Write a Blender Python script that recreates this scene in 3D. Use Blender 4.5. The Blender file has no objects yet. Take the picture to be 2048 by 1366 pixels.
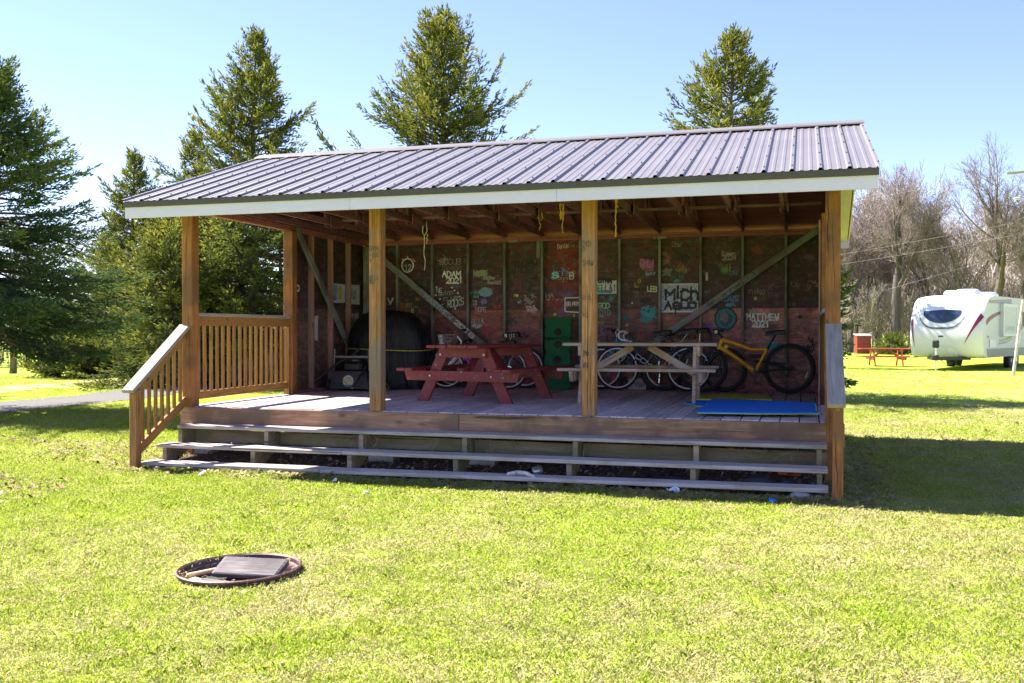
import bpy, math, random
import numpy as np
from mathutils import Vector, Matrix, Euler

# ---------------------------------------------------------------- camera, sky, sun, exposure
S = bpy.context.scene
COL = S.collection
CAM = (6.976, -9.826, 0.863); YAW = 0.2907; PITCH = -0.0093; FPX = 1948.6
cd = bpy.data.cameras.new('camera'); cam = bpy.data.objects.new('camera', cd); COL.objects.link(cam)
cam.location = CAM; cam.rotation_euler = (math.pi/2 + PITCH, 0, YAW)
cd.sensor_width = 36; cd.lens = FPX/2048*36; cd.clip_start = 0.05; cd.clip_end = 3000
S.camera = cam
SUN = Vector((-0.82, 0.22, 1.0)).normalized()          # towards the sun
w = bpy.data.worlds.new('World'); S.world = w; w.use_nodes = True
nt = w.node_tree; bg = nt.nodes['Background']
sky = nt.nodes.new('ShaderNodeTexSky'); sky.sky_type = 'NISHITA'; sky.sun_disc = False
sky.sun_elevation = math.asin(SUN.z); sky.sun_rotation = math.atan2(SUN.x, SUN.y)
sky.altitude = 600; sky.air_density = 1.0; sky.dust_density = 0.1; sky.ozone_density = 3.0
wb_ = nt.nodes.new('ShaderNodeMix'); wb_.data_type = 'RGBA'; wb_.blend_type = 'MULTIPLY'; wb_.inputs[0].default_value = 1; wb_.inputs[7].default_value = (1.0, .885, 1.05, 1)
nt.links.new(sky.outputs[0], wb_.inputs[6]); nt.links.new(wb_.outputs[2], bg.inputs[0]); bg.inputs[1].default_value = 0.069
sl = bpy.data.lights.new('sun', 'SUN'); sl.energy = 4.25; sl.angle = math.radians(0.53); sl.color = (1.0, 0.95, 0.86)
so = bpy.data.objects.new('sun', sl); COL.objects.link(so); so.rotation_euler = SUN.to_track_quat('Z', 'Y').to_euler()
vs = S.view_settings; vs.view_transform = 'Standard'; vs.look = 'None'; vs.exposure = 2.0; vs.gamma = 1; vs.use_curve_mapping = False
S.render.resolution_x = 1024; S.render.resolution_y = 683
try:
    S.cycles.max_bounces = 8; S.cycles.transparent_max_bounces = 16
except Exception: pass

rnd = random.Random(7); NR = np.random.default_rng(11)
GZ = -0.62                                              # lawn height below the deck boards

def at(px, py, Y):                                      # photo position on the vertical plane y = Y
    f = Vector((-math.sin(YAW)*math.cos(PITCH), math.cos(YAW)*math.cos(PITCH), math.sin(PITCH)))
    r = Vector((math.cos(YAW), math.sin(YAW), 0)); u = r.cross(f)
    d = f + r*((px-1024)/FPX) - u*((py-683)/FPX)
    return Vector(CAM) + d*((Y-CAM[1])/d.y)

# ---------------------------------------------------------------- object helpers
def tag(o, label=None, cat=None, group=None, kind=None):
    if label: o['label'] = label
    if cat: o['category'] = cat
    if group: o['group'] = group
    if kind: o['kind'] = kind
    return o
def obj(name, me, parent=None, M=None):
    o = bpy.data.objects.new(name, me); COL.objects.link(o)
    if parent: o.parent = parent
    if M is not None: o.matrix_basis = M
    return o
def thing(name, label, cat, loc=(0,0,0), rz=0, group=None):
    return tag(obj(name, None, None, Matrix.Translation(loc) @ Matrix.Rotation(rz, 4, 'Z')), label, cat, group)
def frame(p0, p1, up=(0,0,1)):                          # matrix: x along p0->p1, z near up, origin mid
    p0 = Vector(p0); p1 = Vector(p1); x = (p1-p0).normalized(); up = Vector(up)
    if abs(x.dot(up)) > 0.999: up = Vector((0,1,0))
    y = up.cross(x).normalized(); z = x.cross(y)
    m = Matrix((x, y, z)).transposed().to_4x4(); m.translation = (p0+p1)/2
    return m
_BF = [(0,1,3,2)]
def chbox(L, W, H, c):                                  # chamfered box, 24 verts
    v = []; f = []
    h = (L/2, W/2, H/2); c = min(c, min(h)*0.6); idx = {}
    for sx in (-1,1):
        for sy in (-1,1):
            for sz in (-1,1):
                s = (sx,sy,sz)
                for a in range(3):
                    p = [s[i]*(h[i]-(0 if i == a else c)) for i in range(3)]
                    idx[(s,a)] = len(v); v.append(p)
    def q(*k):
        ids = [idx[i] for i in k]
        n = (Vector(v[ids[1]])-Vector(v[ids[0]])).cross(Vector(v[ids[2]])-Vector(v[ids[1]]))
        ctr = sum((Vector(v[i]) for i in ids), Vector())/len(ids)
        f.append(ids if n.dot(ctr) > 0 else ids[::-1])
    for a in range(3):
        b, d = [(1,2),(0,2),(0,1)][a]
        for s in (-1,1):
            def k(sb, sd):
                t = [0,0,0]; t[a] = s; t[b] = sb; t[d] = sd; return (tuple(t), a)
            q(k(-1,-1), k(1,-1), k(1,1), k(-1,1))
    for a in range(3):                                   # edges parallel to axis a
        b, d = [(1,2),(0,2),(0,1)][a]
        for sb in (-1,1):
            for sd in (-1,1):
                t0 = [0,0,0]; t0[b] = sb; t0[d] = sd; t1 = list(t0); t0[a] = -1; t1[a] = 1
                q((tuple(t0),b), (tuple(t1),b), (tuple(t1),d), (tuple(t0),d))
    for sx in (-1,1):
        for sy in (-1,1):
            for sz in (-1,1):
                s = (sx,sy,sz); q((s,0),(s,1),(s,2))
    return v, f
_cache = {}
def board(name, p0, p1, w, t, m, parent, up=(0,0,1), ch=0.004, roll=0):
    """a piece of timber: length p0->p1, width w across, thickness t along up"""
    L = (Vector(p1)-Vector(p0)).length
    key = (round(L,3), round(w,3), round(t,3), m.name, ch)
    if key not in _cache:
        me = bpy.data.meshes.new(name); v, f = chbox(L, w, t, ch); me.from_pydata(v, [], f); me.materials.append(m); _cache[key] = me
    M = frame(p0, p1, up)
    if roll: M = M @ Matrix.Rotation(roll, 4, 'X')
    return obj(name, _cache[key], parent, M)
class MB:
    def __init__(s): s.v = []; s.f = []; s.mi = []
    def add(s, v, f, M=None, mi=0):
        n = len(s.v)
        s.v += [tuple(M @ Vector(p)) if M is not None else tuple(p) for p in v]
        s.f += [[i+n for i in q] for q in f]; s.mi += [mi]*len(f); return s
    def box(s, c, d, M=None, ch=0.003, mi=0):
        v, f = chbox(d[0], d[1], d[2], ch); T = Matrix.Translation(c)
        return s.add(v, f, (T @ M) if M is not None else T, mi)
    def beam(s, p0, p1, w, t, up=(0,0,1), ch=0.003, mi=0):
        v, f = chbox((Vector(p1)-Vector(p0)).length, w, t, ch); return s.add(v, f, frame(p0, p1, up), mi)
    def tube(s, pts, r, n=6, cap=True, closed=False, mi=0):
        pts = [Vector(p) for p in pts]; m = len(pts); rr = r if isinstance(r, (list,tuple)) else [r]*m
        base = len(s.v); nrm = None
        for i, p in enumerate(pts):
            if closed: t = (pts[(i+1) % m]-pts[i-1])
            else: t = pts[min(i+1,m-1)]-pts[max(i-1,0)]
            t = t.normalized() if t.length > 1e-9 else Vector((0,0,1))
            if nrm is None: nrm = t.orthogonal().normalized()
            nrm = (nrm - t*nrm.dot(t)); nrm = nrm.normalized() if nrm.length > 1e-6 else t.orthogonal().normalized()
            b = t.cross(nrm)
            for k in range(n):
                a = 2*math.pi*k/n; s.v.append(tuple(p + (nrm*math.cos(a)+b*math.sin(a))*rr[i]))
        for i in range(m if closed else m-1):
            j = (i+1) % m
            for k in range(n):
                k2 = (k+1) % n; s.f.append([base+i*n+k, base+i*n+k2, base+j*n+k2, base+j*n+k]); s.mi.append(mi)
        if cap and not closed:
            s.f.append([base+k for k in range(n)][::-1]); s.f.append([base+(m-1)*n+k for k in range(n)]); s.mi += [mi,mi]
        return s
    def ring(s, c, R, r, ax='Y', n=36, k=6, a0=0, a1=2*math.pi, mi=0):
        full = abs(a1-a0-2*math.pi) < 1e-6; pts = []
        for i in range(n if full else n+1):
            a = a0+(a1-a0)*i/n; ca, sa = math.cos(a)*R, math.sin(a)*R
            d = {'Y':(ca,0,sa), 'Z':(ca,sa,0), 'X':(0,ca,sa)}[ax]; pts.append(Vector(c)+Vector(d))
        return s.tube(pts, r, k, closed=full, mi=mi)
    def lathe(s, c, prof, n=20, ax='Z', mi=0):
        base = len(s.v)
        for (r, z) in prof:
            for k in range(n):
                a = 2*math.pi*k/n; ca, sa = math.cos(a)*r, math.sin(a)*r
                d = {'Z':(ca,sa,z), 'Y':(ca,z,sa), 'X':(z,ca,sa)}[ax]; s.v.append(tuple(Vector(c)+Vector(d)))
        for i in range(len(prof)-1):
            for k in range(n):
                k2 = (k+1) % n; s.f.append([base+i*n+k, base+i*n+k2, base+(i+1)*n+k2, base+(i+1)*n+k]); s.mi.append(mi)
        return s
    def extrude(s, poly, d, M=None, mi=0):               # polygon in xy, extruded 0..d in z
        n = len(poly); v = [(x,y,0) for x,y in poly]+[(x,y,d) for x,y in poly]
        f = [list(range(n))[::-1], [n+i for i in range(n)]]+[[i,(i+1)%n,n+(i+1)%n,n+i] for i in range(n)]
        return s.add(v, f, M, mi)
    def build(s, name, m, parent=None, M=None, smooth=False, fix=True):
        me = bpy.data.meshes.new(name); me.from_pydata(s.v, [], s.f)
        for mm in (m if isinstance(m, (list,tuple)) else [m]): me.materials.append(mm)
        if isinstance(m, (list,tuple)): me.polygons.foreach_set('material_index', s.mi)
        if smooth:
            me.polygons.foreach_set('use_smooth', [True]*len(me.polygons))
            try: me.set_sharp_from_angle(angle=math.radians(40))
            except Exception: pass
        me.update(); return obj(name, me, parent, M)
def np_mesh(name, V, F, m, smooth=False, attr=None):     # F (n,k) same-size faces
    me = bpy.data.meshes.new(name); n, k = F.shape
    me.vertices.add(len(V)); me.vertices.foreach_set('co', np.asarray(V, np.float32).ravel())
    me.loops.add(n*k); me.loops.foreach_set('vertex_index', np.asarray(F, np.int32).ravel())
    me.polygons.add(n); me.polygons.foreach_set('loop_start', np.arange(0, n*k, k, dtype=np.int32))
    try: me.polygons.foreach_set('loop_total', np.full(n, k, np.int32))
    except Exception: pass
    if smooth: me.polygons.foreach_set('use_smooth', np.ones(n, bool))
    me.update(calc_edges=True); me.materials.append(m)
    if attr is not None:
        a = me.attributes.new('tint', 'FLOAT', 'POINT'); a.data.foreach_set('value', np.asarray(attr, np.float32))
    return me

# ---------------------------------------------------------------- materials
class NT:
    def __init__(s, name):
        s.m = bpy.data.materials.new(name); s.m.use_nodes = True; s.t = s.m.node_tree; s.b = s.t.nodes['Principled BSDF']
    def n(s, typ, **kw):
        o = s.t.nodes.new(typ)
        for k, v in kw.items():
            if k.startswith('i_'):
                key = k[2:]; key = int(key) if key.isdigit() else key.replace('_', ' ')
                o.inputs[key].default_value = v
            else: setattr(o, k, v)
        return o
    def l(s, a, b): s.t.links.new(a, b)
    def math(s, op, a, b=None, c=None):
        o = s.n('ShaderNodeMath', operation=op)
        for i, v in enumerate((a, b, c)):
            if v is None: continue
            if hasattr(v, 'links'): s.l(v, o.inputs[i])
            else: o.inputs[i].default_value = v
        return o.outputs[0]
    def ramp(s, f, stops, interp='LINEAR'):
        o = s.n('ShaderNodeValToRGB'); o.color_ramp.interpolation = interp; e = o.color_ramp.elements
        while len(e) > 1: e.remove(e[0])
        for i, (p, c) in enumerate(stops):
            q = e[0] if i == 0 else e.new(p); q.position = p; q.color = (*c, 1) if len(c) == 3 else c
        s.l(f, o.inputs[0]); return o.outputs[0]
    def mix(s, f, a, b, typ='MIX'):
        o = s.n('ShaderNodeMix', data_type='RGBA', blend_type=typ)
        for i, v in ((0,f),(6,a),(7,b)):
            if hasattr(v, 'links'): s.l(v, o.inputs[i])
            else: o.inputs[i].default_value = v if i == 0 else ((*v,1) if len(v) == 3 else v)
        return o.outputs[2]
    def coord(s, which='Object', scale=(1,1,1), rand=0):
        tc = s.n('ShaderNodeTexCoord'); mp = s.n('ShaderNodeMapping'); mp.inputs['Scale'].default_value = scale
        if which == 'World': g = s.n('ShaderNodeNewGeometry'); src = g.outputs['Position']
        else: src = tc.outputs[which]
        if rand:
            oi = s.n('ShaderNodeObjectInfo'); mu = s.n('ShaderNodeVectorMath', operation='SCALE'); mu.inputs[0].default_value = (rand, rand*1.7, rand*.9)
            s.l(oi.outputs['Random'], mu.inputs['Scale']); ad = s.n('ShaderNodeVectorMath', operation='ADD'); s.l(src, ad.inputs[0]); s.l(mu.outputs[0], ad.inputs[1]); src = ad.outputs[0]
        s.l(src, mp.inputs[0]); return mp.outputs[0]
    def noise(s, v, scale, detail=4, rough=.55, dist=0):
        o = s.n('ShaderNodeTexNoise'); o.inputs['Scale'].default_value = scale; o.inputs['Detail'].default_value = detail
        o.inputs['Roughness'].default_value = rough; o.inputs['Distortion'].default_value = dist; s.l(v, o.inputs['Vector']); return o.outputs['Fac']
    def bump(s, h, strength=.3, dist=.01):
        o = s.n('ShaderNodeBump'); o.inputs['Strength'].default_value = strength; o.inputs['Distance'].default_value = dist
        s.l(h, o.inputs['Height']); s.l(o.outputs[0], s.b.inputs['Normal'])
    def base(s, c): s.l(c, s.b.inputs['Base Color']) if hasattr(c, 'links') else setattr(s.b.inputs['Base Color'], 'default_value', (*c,1))
    def set(s, **k):
        for a, v in k.items(): s.b.inputs[a.replace('_', ' ')].default_value = v
        return s.m
def plain(name, c, rough=.5, metal=0, var=.12, scale=8, bump=0, spec=.5):
    t = NT(name); v = t.coord('Object', rand=9)
    n = t.noise(v, scale, 5)
    lo = tuple(x*(1-var) for x in c); hi = tuple(min(1, x*(1+var)) for x in c)
    t.base(t.ramp(n, [(.3, lo), (.7, hi)]))
    if bump: t.bump(n, bump, .004)
    t.set(Roughness=rough, Metallic=metal); t.b.inputs['Specular IOR Level'].default_value = spec
    return t.m
def wood(name, c1, c2, c3=None, axis=0, rough=.75, fine=22, vary=.35, stain=None, knots=True, bump=.35, which='Object'):
    """c1 dark grain, c2 main, c3 pale; grain runs along the local axis"""
    t = NT(name); sc = [fine]*3; sc[axis] = fine*.06
    v = t.coord(which, tuple(sc), rand=31); v2 = t.coord(which, (1,1,1), rand=17)
    g = t.noise(v, 1.0, 6, .62, .6); big = t.noise(v2, 2.2, 3)
    col = t.ramp(g, [(.25, c1), (.5, c2), (.78, c3 or tuple(min(1, x*1.3) for x in c2))])
    if stain is not None: col = t.mix(t.ramp(big, [(.46, (0,0,0)), (.62, (1,1,1))]), col, stain)
    if knots:
        ks = [5.5]*3; ks[axis] = 2.2
        vo = t.n('ShaderNodeTexVoronoi'); vo.inputs['Scale'].default_value = 1.0; t.l(t.coord(which, tuple(ks), rand=13), vo.inputs['Vector'])
        col = t.mix(t.ramp(vo.outputs['Distance'], [(.07, (.85,.85,.85)), (.15, (0,0,0))]), col, tuple(x*.45 for x in c2))
    cs = [34.]*3; cs[axis] = .55
    ck = t.noise(t.coord(which, tuple(cs), rand=7), 1.0, 2, .4, .3)
    col = t.mix(t.ramp(ck, [(.27, (.8,.8,.8)), (.31, (0,0,0))]), col, tuple(x*.3 for x in c1))
    oi = t.n('ShaderNodeObjectInfo')
    br = t.math('ADD', t.math('MULTIPLY', oi.outputs['Random'], vary), 1-vary/2)
    hv = t.n('ShaderNodeHueSaturation'); t.l(br, hv.inputs['Value']); t.l(col, hv.inputs['Color'])
    t.base(hv.outputs[0]); t.bump(g, bump, .004); t.set(Roughness=rough); t.b.inputs['Specular IOR Level'].default_value = .25
    return t.m
def painted(name, c, under, wear=.62, rough=.55, scale=9, dirt=(.1,.06,.05)):
    t = NT(name); v = t.coord('Object', (1,1,1), rand=23); vs_ = t.coord('Object', (3,14,14), rand=23)
    n = t.noise(v, scale, 8, .7); g = t.noise(vs_, 1.5, 5); big = t.noise(v, 2.5, 3)
    a = t.ramp(g, [(.3, tuple(x*.72 for x in c)), (.7, tuple(min(1, x*1.15) for x in c))])
    a = t.mix(t.ramp(big, [(.45, (0,0,0)), (.75, (.5,.5,.5))]), a, dirt)
    f = t.ramp(n, [(wear, (0,0,0)), (wear+.03, (1,1,1))])
    t.base(t.mix(f, a, under)); t.bump(n, .25, .003); t.set(Roughness=rough); return t.m

M = {}
M['post'] = wood('post_wood', (.16,.062,.02), (.31,.125,.042), (.44,.22,.085), fine=42, vary=.2, stain=(.19,.09,.042))
M['post_grey'] = wood('post_wood_worn', (.13,.055,.022), (.35,.16,.06), (.52,.31,.17), fine=42, vary=.15, stain=(.24,.165,.12))
M['rail'] = wood('rail_wood', (.17,.08,.02), (.32,.16,.048), (.42,.245,.09), fine=42, vary=.35)
M['rail_top'] = wood('rail_top_wood', (.18,.145,.125), (.33,.28,.25), (.44,.39,.36), fine=24, vary=.1, knots=False)
M['deck'] = wood('deck_wood', (.27,.205,.21), (.62,.52,.53), (.74,.65,.66), fine=40, vary=.35, stain=(.5,.42,.44), bump=.6)
M['rim'] = wood('rim_wood', (.16,.08,.048), (.34,.185,.12), (.48,.315,.23), fine=34, vary=.18, stain=(.19,.115,.08))
M['tread'] = wood('tread_wood', (.23,.18,.16), (.5,.42,.385), (.62,.55,.51), fine=44, vary=.25, stain=(.38,.32,.26), bump=.6)
M['mossy'] = wood('mossy_wood', (.12,.09,.06), (.27,.21,.145), (.36,.3,.22), fine=18, vary=.3, stain=(.19,.18,.085))
M['stud'] = wood('stud_green', (.12,.13,.125), (.21,.225,.215), (.3,.32,.31), fine=18, vary=.25, stain=(.13,.1,.08))
M['brace'] = wood('brace_green', (.13,.145,.14), (.22,.245,.235), (.31,.335,.325), fine=18, vary=.15, stain=(.15,.13,.12))
M['stud_brown'] = wood('stud_brown', (.17,.085,.065), (.31,.165,.135), (.44,.28,.24), fine=18, vary=.3, stain=(.24,.17,.15))
M['truss'] = wood('truss_wood', (.1,.046,.054), (.2,.092,.104), (.3,.15,.165), fine=18, vary=.35)
M['ply'] = wood('roof_ply', (.16,.052,.052), (.25,.085,.083), (.31,.118,.115), fine=9, vary=.25, knots=False)
M['plate'] = wood('plate_wood', (.2,.065,.07), (.33,.115,.125), (.42,.165,.175), fine=18, vary=.2)
def panel_mat():
    t = NT('wall_plywood'); oi = t.n('ShaderNodeObjectInfo'); v = t.coord('Object', (3,10,10), rand=20); v2 = t.coord('Object', (1,1,1), rand=40)
    g = t.noise(v, 2.0, 7, .65, .8); big = t.noise(v2, 3.0, 5, .6); sp = t.noise(v2, 13, 6, .7)
    k = t.ramp(g, [(.3, (.35,.35,.35)), (.5, (1,1,1)), (.7, (2.0,1.9,1.85))])
    col = t.mix(1.0, oi.outputs['Color'], k, 'MULTIPLY')
    col = t.mix(t.ramp(big, [(.48, (0,0,0)), (.66, (.8,.8,.8))]), col, (.04,.022,.024))
    cn = t.n('ShaderNodeTexNoise'); cn.inputs['Scale'].default_value = 5; cn.inputs['Detail'].default_value = 4; t.l(v2, cn.inputs['Vector'])
    hs = t.n('ShaderNodeHueSaturation'); hs.inputs['Saturation'].default_value = 2.2; hs.inputs['Value'].default_value = .3; t.l(cn.outputs['Color'], hs.inputs['Color'])
    col = t.mix(t.ramp(sp, [(.53, (0,0,0)), (.63, (.6,.6,.6))]), col, hs.outputs[0])
    sc = t.noise(t.coord('Object', (1.5,1,30), rand=11), 2.0, 5, .7, 1.2)
    col = t.mix(t.ramp(sc, [(.62, (0,0,0)), (.7, (.5,.5,.5))]), col, (.34,.25,.26))
    t.base(col); t.bump(g, .3, .004); t.set(Roughness=.6); return t.m
M['panel'] = panel_mat()
# ---------------------------------------------------------------- ground
FX, FY = 3.64, -4.55                                    # centre of the fire pit
def sstep(a, b, x): t = np.clip((x-a)/(b-a), 0, 1); return t*t*(3-2*t)
def hash2(ix, iy, s): 
    h = np.sin(ix*127.1+iy*311.7+s*74.7)*43758.5453; return h-np.floor(h)
def vnoise(x, y, f, s=0):
    x = np.asarray(x)*f; y = np.asarray(y)*f; ix = np.floor(x); iy = np.floor(y); fx = x-ix; fy = y-iy; fx = fx*fx*(3-2*fx); fy = fy*fy*(3-2*fy)
    a = hash2(ix,iy,s); b = hash2(ix+1,iy,s); c = hash2(ix,iy+1,s); d = hash2(ix+1,iy+1,s)
    return (a*(1-fx)+b*fx)*(1-fy)+(c*(1-fx)+d*fx)*fy
def ground(x, y):
    x = np.asarray(x, float); y = np.asarray(y, float)
    dx = x-CAM[0]; dy = y-CAM[1]; d = np.hypot(dx, dy); left = sstep(.30, .62, np.arctan2(-dx, dy))
    z = GZ+(vnoise(x, y, .35, 1)-.5)*.05*sstep(9, 20, d)+(vnoise(x, y, 1.4, 2)-.5)*.02
    z = z-3.9*sstep(31, 125, d)*left
    under = sstep(-.75, .6, y)*sstep(-.2, .25, x)*sstep(7.5, 7.1, x)*sstep(5.4, 4.6, y)
    return z+under*.10
def pit(x, y): return -.13*sstep(.365, .315, np.hypot(np.asarray(x)-FX, np.asarray(y)-FY))
def ground_mat():
    t = NT('lawn_ground'); p = t.coord('World')
    a = t.noise(p, .55, 5, .6); b = t.noise(p, 3.2, 6, .65); c = t.noise(p, 42, 4, .7)
    soil = t.ramp(c, [(.3, (.26,.21,.11)), (.55, (.42,.36,.2)), (.75, (.56,.49,.3))])
    grn = t.ramp(c, [(.3, (.24,.32,.02)), (.55, (.37,.47,.03)), (.8, (.48,.55,.08))])
    f = t.math('ADD', t.math('MULTIPLY', a, .6), t.math('MULTIPLY', b, .55))
    col = t.mix(t.ramp(f, [(.54, (0,0,0)), (.72, (.8,.8,.8))]), grn, soil)
    sx = t.n('ShaderNodeSeparateXYZ'); t.l(p, sx.inputs[0])
    far = t.math('SUBTRACT', t.n('ShaderNodeVectorMath', operation='LENGTH').outputs['Value'], 0)
    ln = [n for n in t.t.nodes if n.type == 'VECT_MATH'][-1]; t.l(p, ln.inputs[0])
    ff = t.ramp(t.math('DIVIDE', ln.outputs['Value'], 100), [(.2, (0,0,0)), (.42, (.8,.8,.8))])
    field = t.ramp(b, [(.3, (.24,.33,.03)), (.7, (.33,.4,.05))])
    col = t.mix(ff, col, field)
    t.base(col); t.bump(c, .6, .02); t.set(Roughness=.95); t.b.inputs['Specular IOR Level'].default_value = .1; return t.m
M['lawn'] = ground_mat()
g1 = np.concatenate([-np.geomspace(900, 26, 26), np.linspace(-25, 25, 126), np.geomspace(26, 900, 26)])
fine = np.arange(-.6, .61, .04)
def axis_(g, c): return np.sort(np.concatenate([g[np.abs(g-c) > .62], fine+c]))
ax_, ay_ = axis_(g1+1, FX), axis_(g1+4, FY)
gx, gy = np.meshgrid(ax_, ay_); V = np.stack([gx.ravel(), gy.ravel(), ground(gx.ravel(), gy.ravel())+pit(gx.ravel(), gy.ravel())], 1)
I = np.arange(len(ax_)*len(ay_)).reshape(len(ay_), len(ax_)); F = np.stack([I[:-1,:-1], I[:-1,1:], I[1:,1:], I[1:,:-1]], -1).reshape(-1, 4)
lawn = tag(obj('lawn', np_mesh('lawn', V, F, M['lawn'], True)), kind='structure')
# ---------------------------------------------------------------- the pavilion
def metal_mat():
    t = NT('roof_metal'); v = t.coord('Object'); n = t.noise(v, 1.6, 4); f = t.noise(v, 60, 3)
    c = t.ramp(n, [(.3, (.165,.145,.15)), (.7, (.2,.178,.185))])
    t.base(t.mix(t.ramp(f, [(.6, (0,0,0)), (.75, (.25,.25,.25))]), c, (.28,.26,.26)))
    t.bump(n, .05, .01); t.set(Roughness=.42, Metallic=.0); t.b.inputs['Specular IOR Level'].default_value = .55; return t.m
M['metal'] = metal_mat()
M['trim'] = plain('brown_trim', (.06,.048,.034), .4, var=.08)
M['ridge'] = plain('ridge_metal', (.2,.17,.165), .38, var=.08)
M['fascia'] = plain('white_aluminium', (.62,.56,.76), .42, var=.03, scale=3)
M['soffit'] = plain('cream_soffit', (.6,.53,.46), .55, var=.06)
M['screw'] = plain('dark_screw', (.09,.08,.09), .4)
M['siding'] = wood('siding_brown', (.1,.05,.035), (.17,.085,.06), None, fine=10, vary=.3, knots=False)
M['concrete'] = plain('concrete', (.36,.34,.31), .85, var=.25, scale=14, bump=.3)
M['gap'] = plain('dark_joist', (.07,.052,.04), .9)

WX = 7.315; YR = 2.40; YW = 4.93; HP = 2.284; SP = (WX-.14)/3
pav = thing('picnic_pavilion', 'open front timber pavilion with ribbed metal roof and graffiti covered walls', 'pavilion', (0,0,0))

# posts ----------------------------------------------------------
for i in range(4):
    x = .07+SP*i
    board('post', (x, .07, -.62 if i in (0,3) else -.002), (x, .07, 2.25), .14, .14, M['post'] if i in (0,3) else M['post_grey'], pav, (0,1,0), .008)
for x in (.07, WX-.07): board('post', (x, YR, -.6), (x, YR, HP), .14, .14, M['post'], pav, (0,1,0), .006)
CRK = plain('crack_shadow', (.03,.017,.01), .9)
def crack(x, y, z0, z1, seed, wd=.007):                  # drying check on a front face
    rr = random.Random(seed); n = 18; m = MB(); xx = x
    for i in range(n):
        f = i/(n-1); xx += rr.uniform(-.0045,.0045); w_ = wd*math.sin(math.pi*min(max(f, .04), .96))**.6*rr.uniform(.6,1.2); m.v += [(xx-w_/2, y-.0015, z0+(z1-z0)*f), (xx+w_/2, y-.0015, z0+(z1-z0)*f)]
    m.f = [[2*i, 2*i+1, 2*i+3, 2*i+2] for i in range(n-1)]; m.mi = [0]*(n-1); return m.build('drying_crack', CRK, pav)
for i, (x, y, z0, z1, wd) in enumerate([(.07+2*SP-.01,0,.0,1.35,.009),(.07+2*SP+.03,0,.0,.9,.006),(.07+3*SP-.035,0,1.5,2.24,.009),(.07+3*SP+.02,0,1.1,2.0,.005),(.07+SP+.03,0,.3,1.2,.004),(.05,0,1.3,2.2,.006),(.1,0,.4,1.1,.005),(WX-.05,-.94,-.55,.0,.007),(.05,-.94,-.4,.15,.005)]): crack(x, y, z0, z1, i+5, wd)
# deck -----------------------------------------------------------
mb = MB()
for k in range(13): mb.box((.1+k*.59, YW/2+.05, -.15), (.038, YW-.1, .2))
mb.beam((.05, YW-.05, -.15), (WX-.05, YW-.05, -.15), .05, .2); mb.beam((.05, 2.5, -.33), (WX-.05, 2.5, -.33), .1, .14)
deck = mb.build('deck', M['gap'], pav)
nb = 39; bw = WX/nb
for k in range(nb):
    x = bw*(k+.5); z = -.019+rnd.uniform(-.004, .003)
    y1 = YW-.02
    if k % 4 == 1:
        cut = rnd.uniform(1.6, 3.2)
        board('deck_board', (x, .042, z), (x, cut-.003, z), bw-.011, .038, M['deck'], deck, ch=.005)
        board('deck_board', (x, cut+.003, z-.003), (x, y1, z-.003), bw-.011, .038, M['deck'], deck, ch=.005)
    else: board('deck_board', (x, .042+rnd.uniform(-.004,.004), z), (x, y1, z), bw-.011, .038, M['deck'], deck, ch=.005, roll=rnd.uniform(-.012,.012))
for a, b in ((-.02, 3.44), (3.445, 7.19)): board('rim_board', (a, .018, -.128), (b, .018, -.128), .04, .235, M['rim'], pav, ch=.005)
board('rim_board', (-.022, .03, -.13), (-.022, YW, -.13), .04, .225, M['rim'], pav); board('rim_board', (WX+.022, .03, -.13), (WX+.022, YW, -.13), .04, .225, M['rim'], pav)
# stairs ---------------------------------------------------------
mb = MB(); mb.beam((.1, .02, -.335), (2.3, .02, -.345), .04, .14); mb.beam((2.3, .02, -.34), (4.7, .02, -.355), .04, .14); mb.beam((4.7, .02, -.345), (7.2, .02, -.36), .04, .14)
stairs = mb.build('stairs', M['mossy'], pav)
TR = [(-.28, -.192), (-.56, -.382), (-.84, -.545)]
def stringer(x, w=.045):
    pr = [(-.0, -.24), (-.012, -.235), (-.265, -.235), (-.265, -.425), (-.545, -.425), (-.545, -.588), (-.78, -.588), (-.78, -.66), (-.55, -.7), (-.0, -.40)]
    m = MB(); Mx = Matrix(((0,0,1,x-w/2),(1,0,0,0),(0,1,0,0),(0,0,0,1))); m.extrude(pr, w, Mx); return m.build('stringer', M['mossy'], stairs)
for x in (.16, 1.27, 2.42, 3.6, 4.78, 5.98, 7.12): stringer(x, .05 if x < 7 else .045)
cuts = [[(0.13,7.19)], [(.06,2.33),(2.335,7.19)], [(.05,2.22),(2.225,7.19)]]
for (y, z), cs in zip(TR, cuts):
    wd = .262 if y > -.8 else .235
    for a, b in cs:
        sag = rnd.uniform(-.006,.006)
        board('tread', (a, y+wd/2, z-.019), (b, y+wd/2, z-.019+sag+(.03 if (y < -.8 and b > 5) else 0)), wd, .038, M['tread'], stairs, ch=.006)
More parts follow.
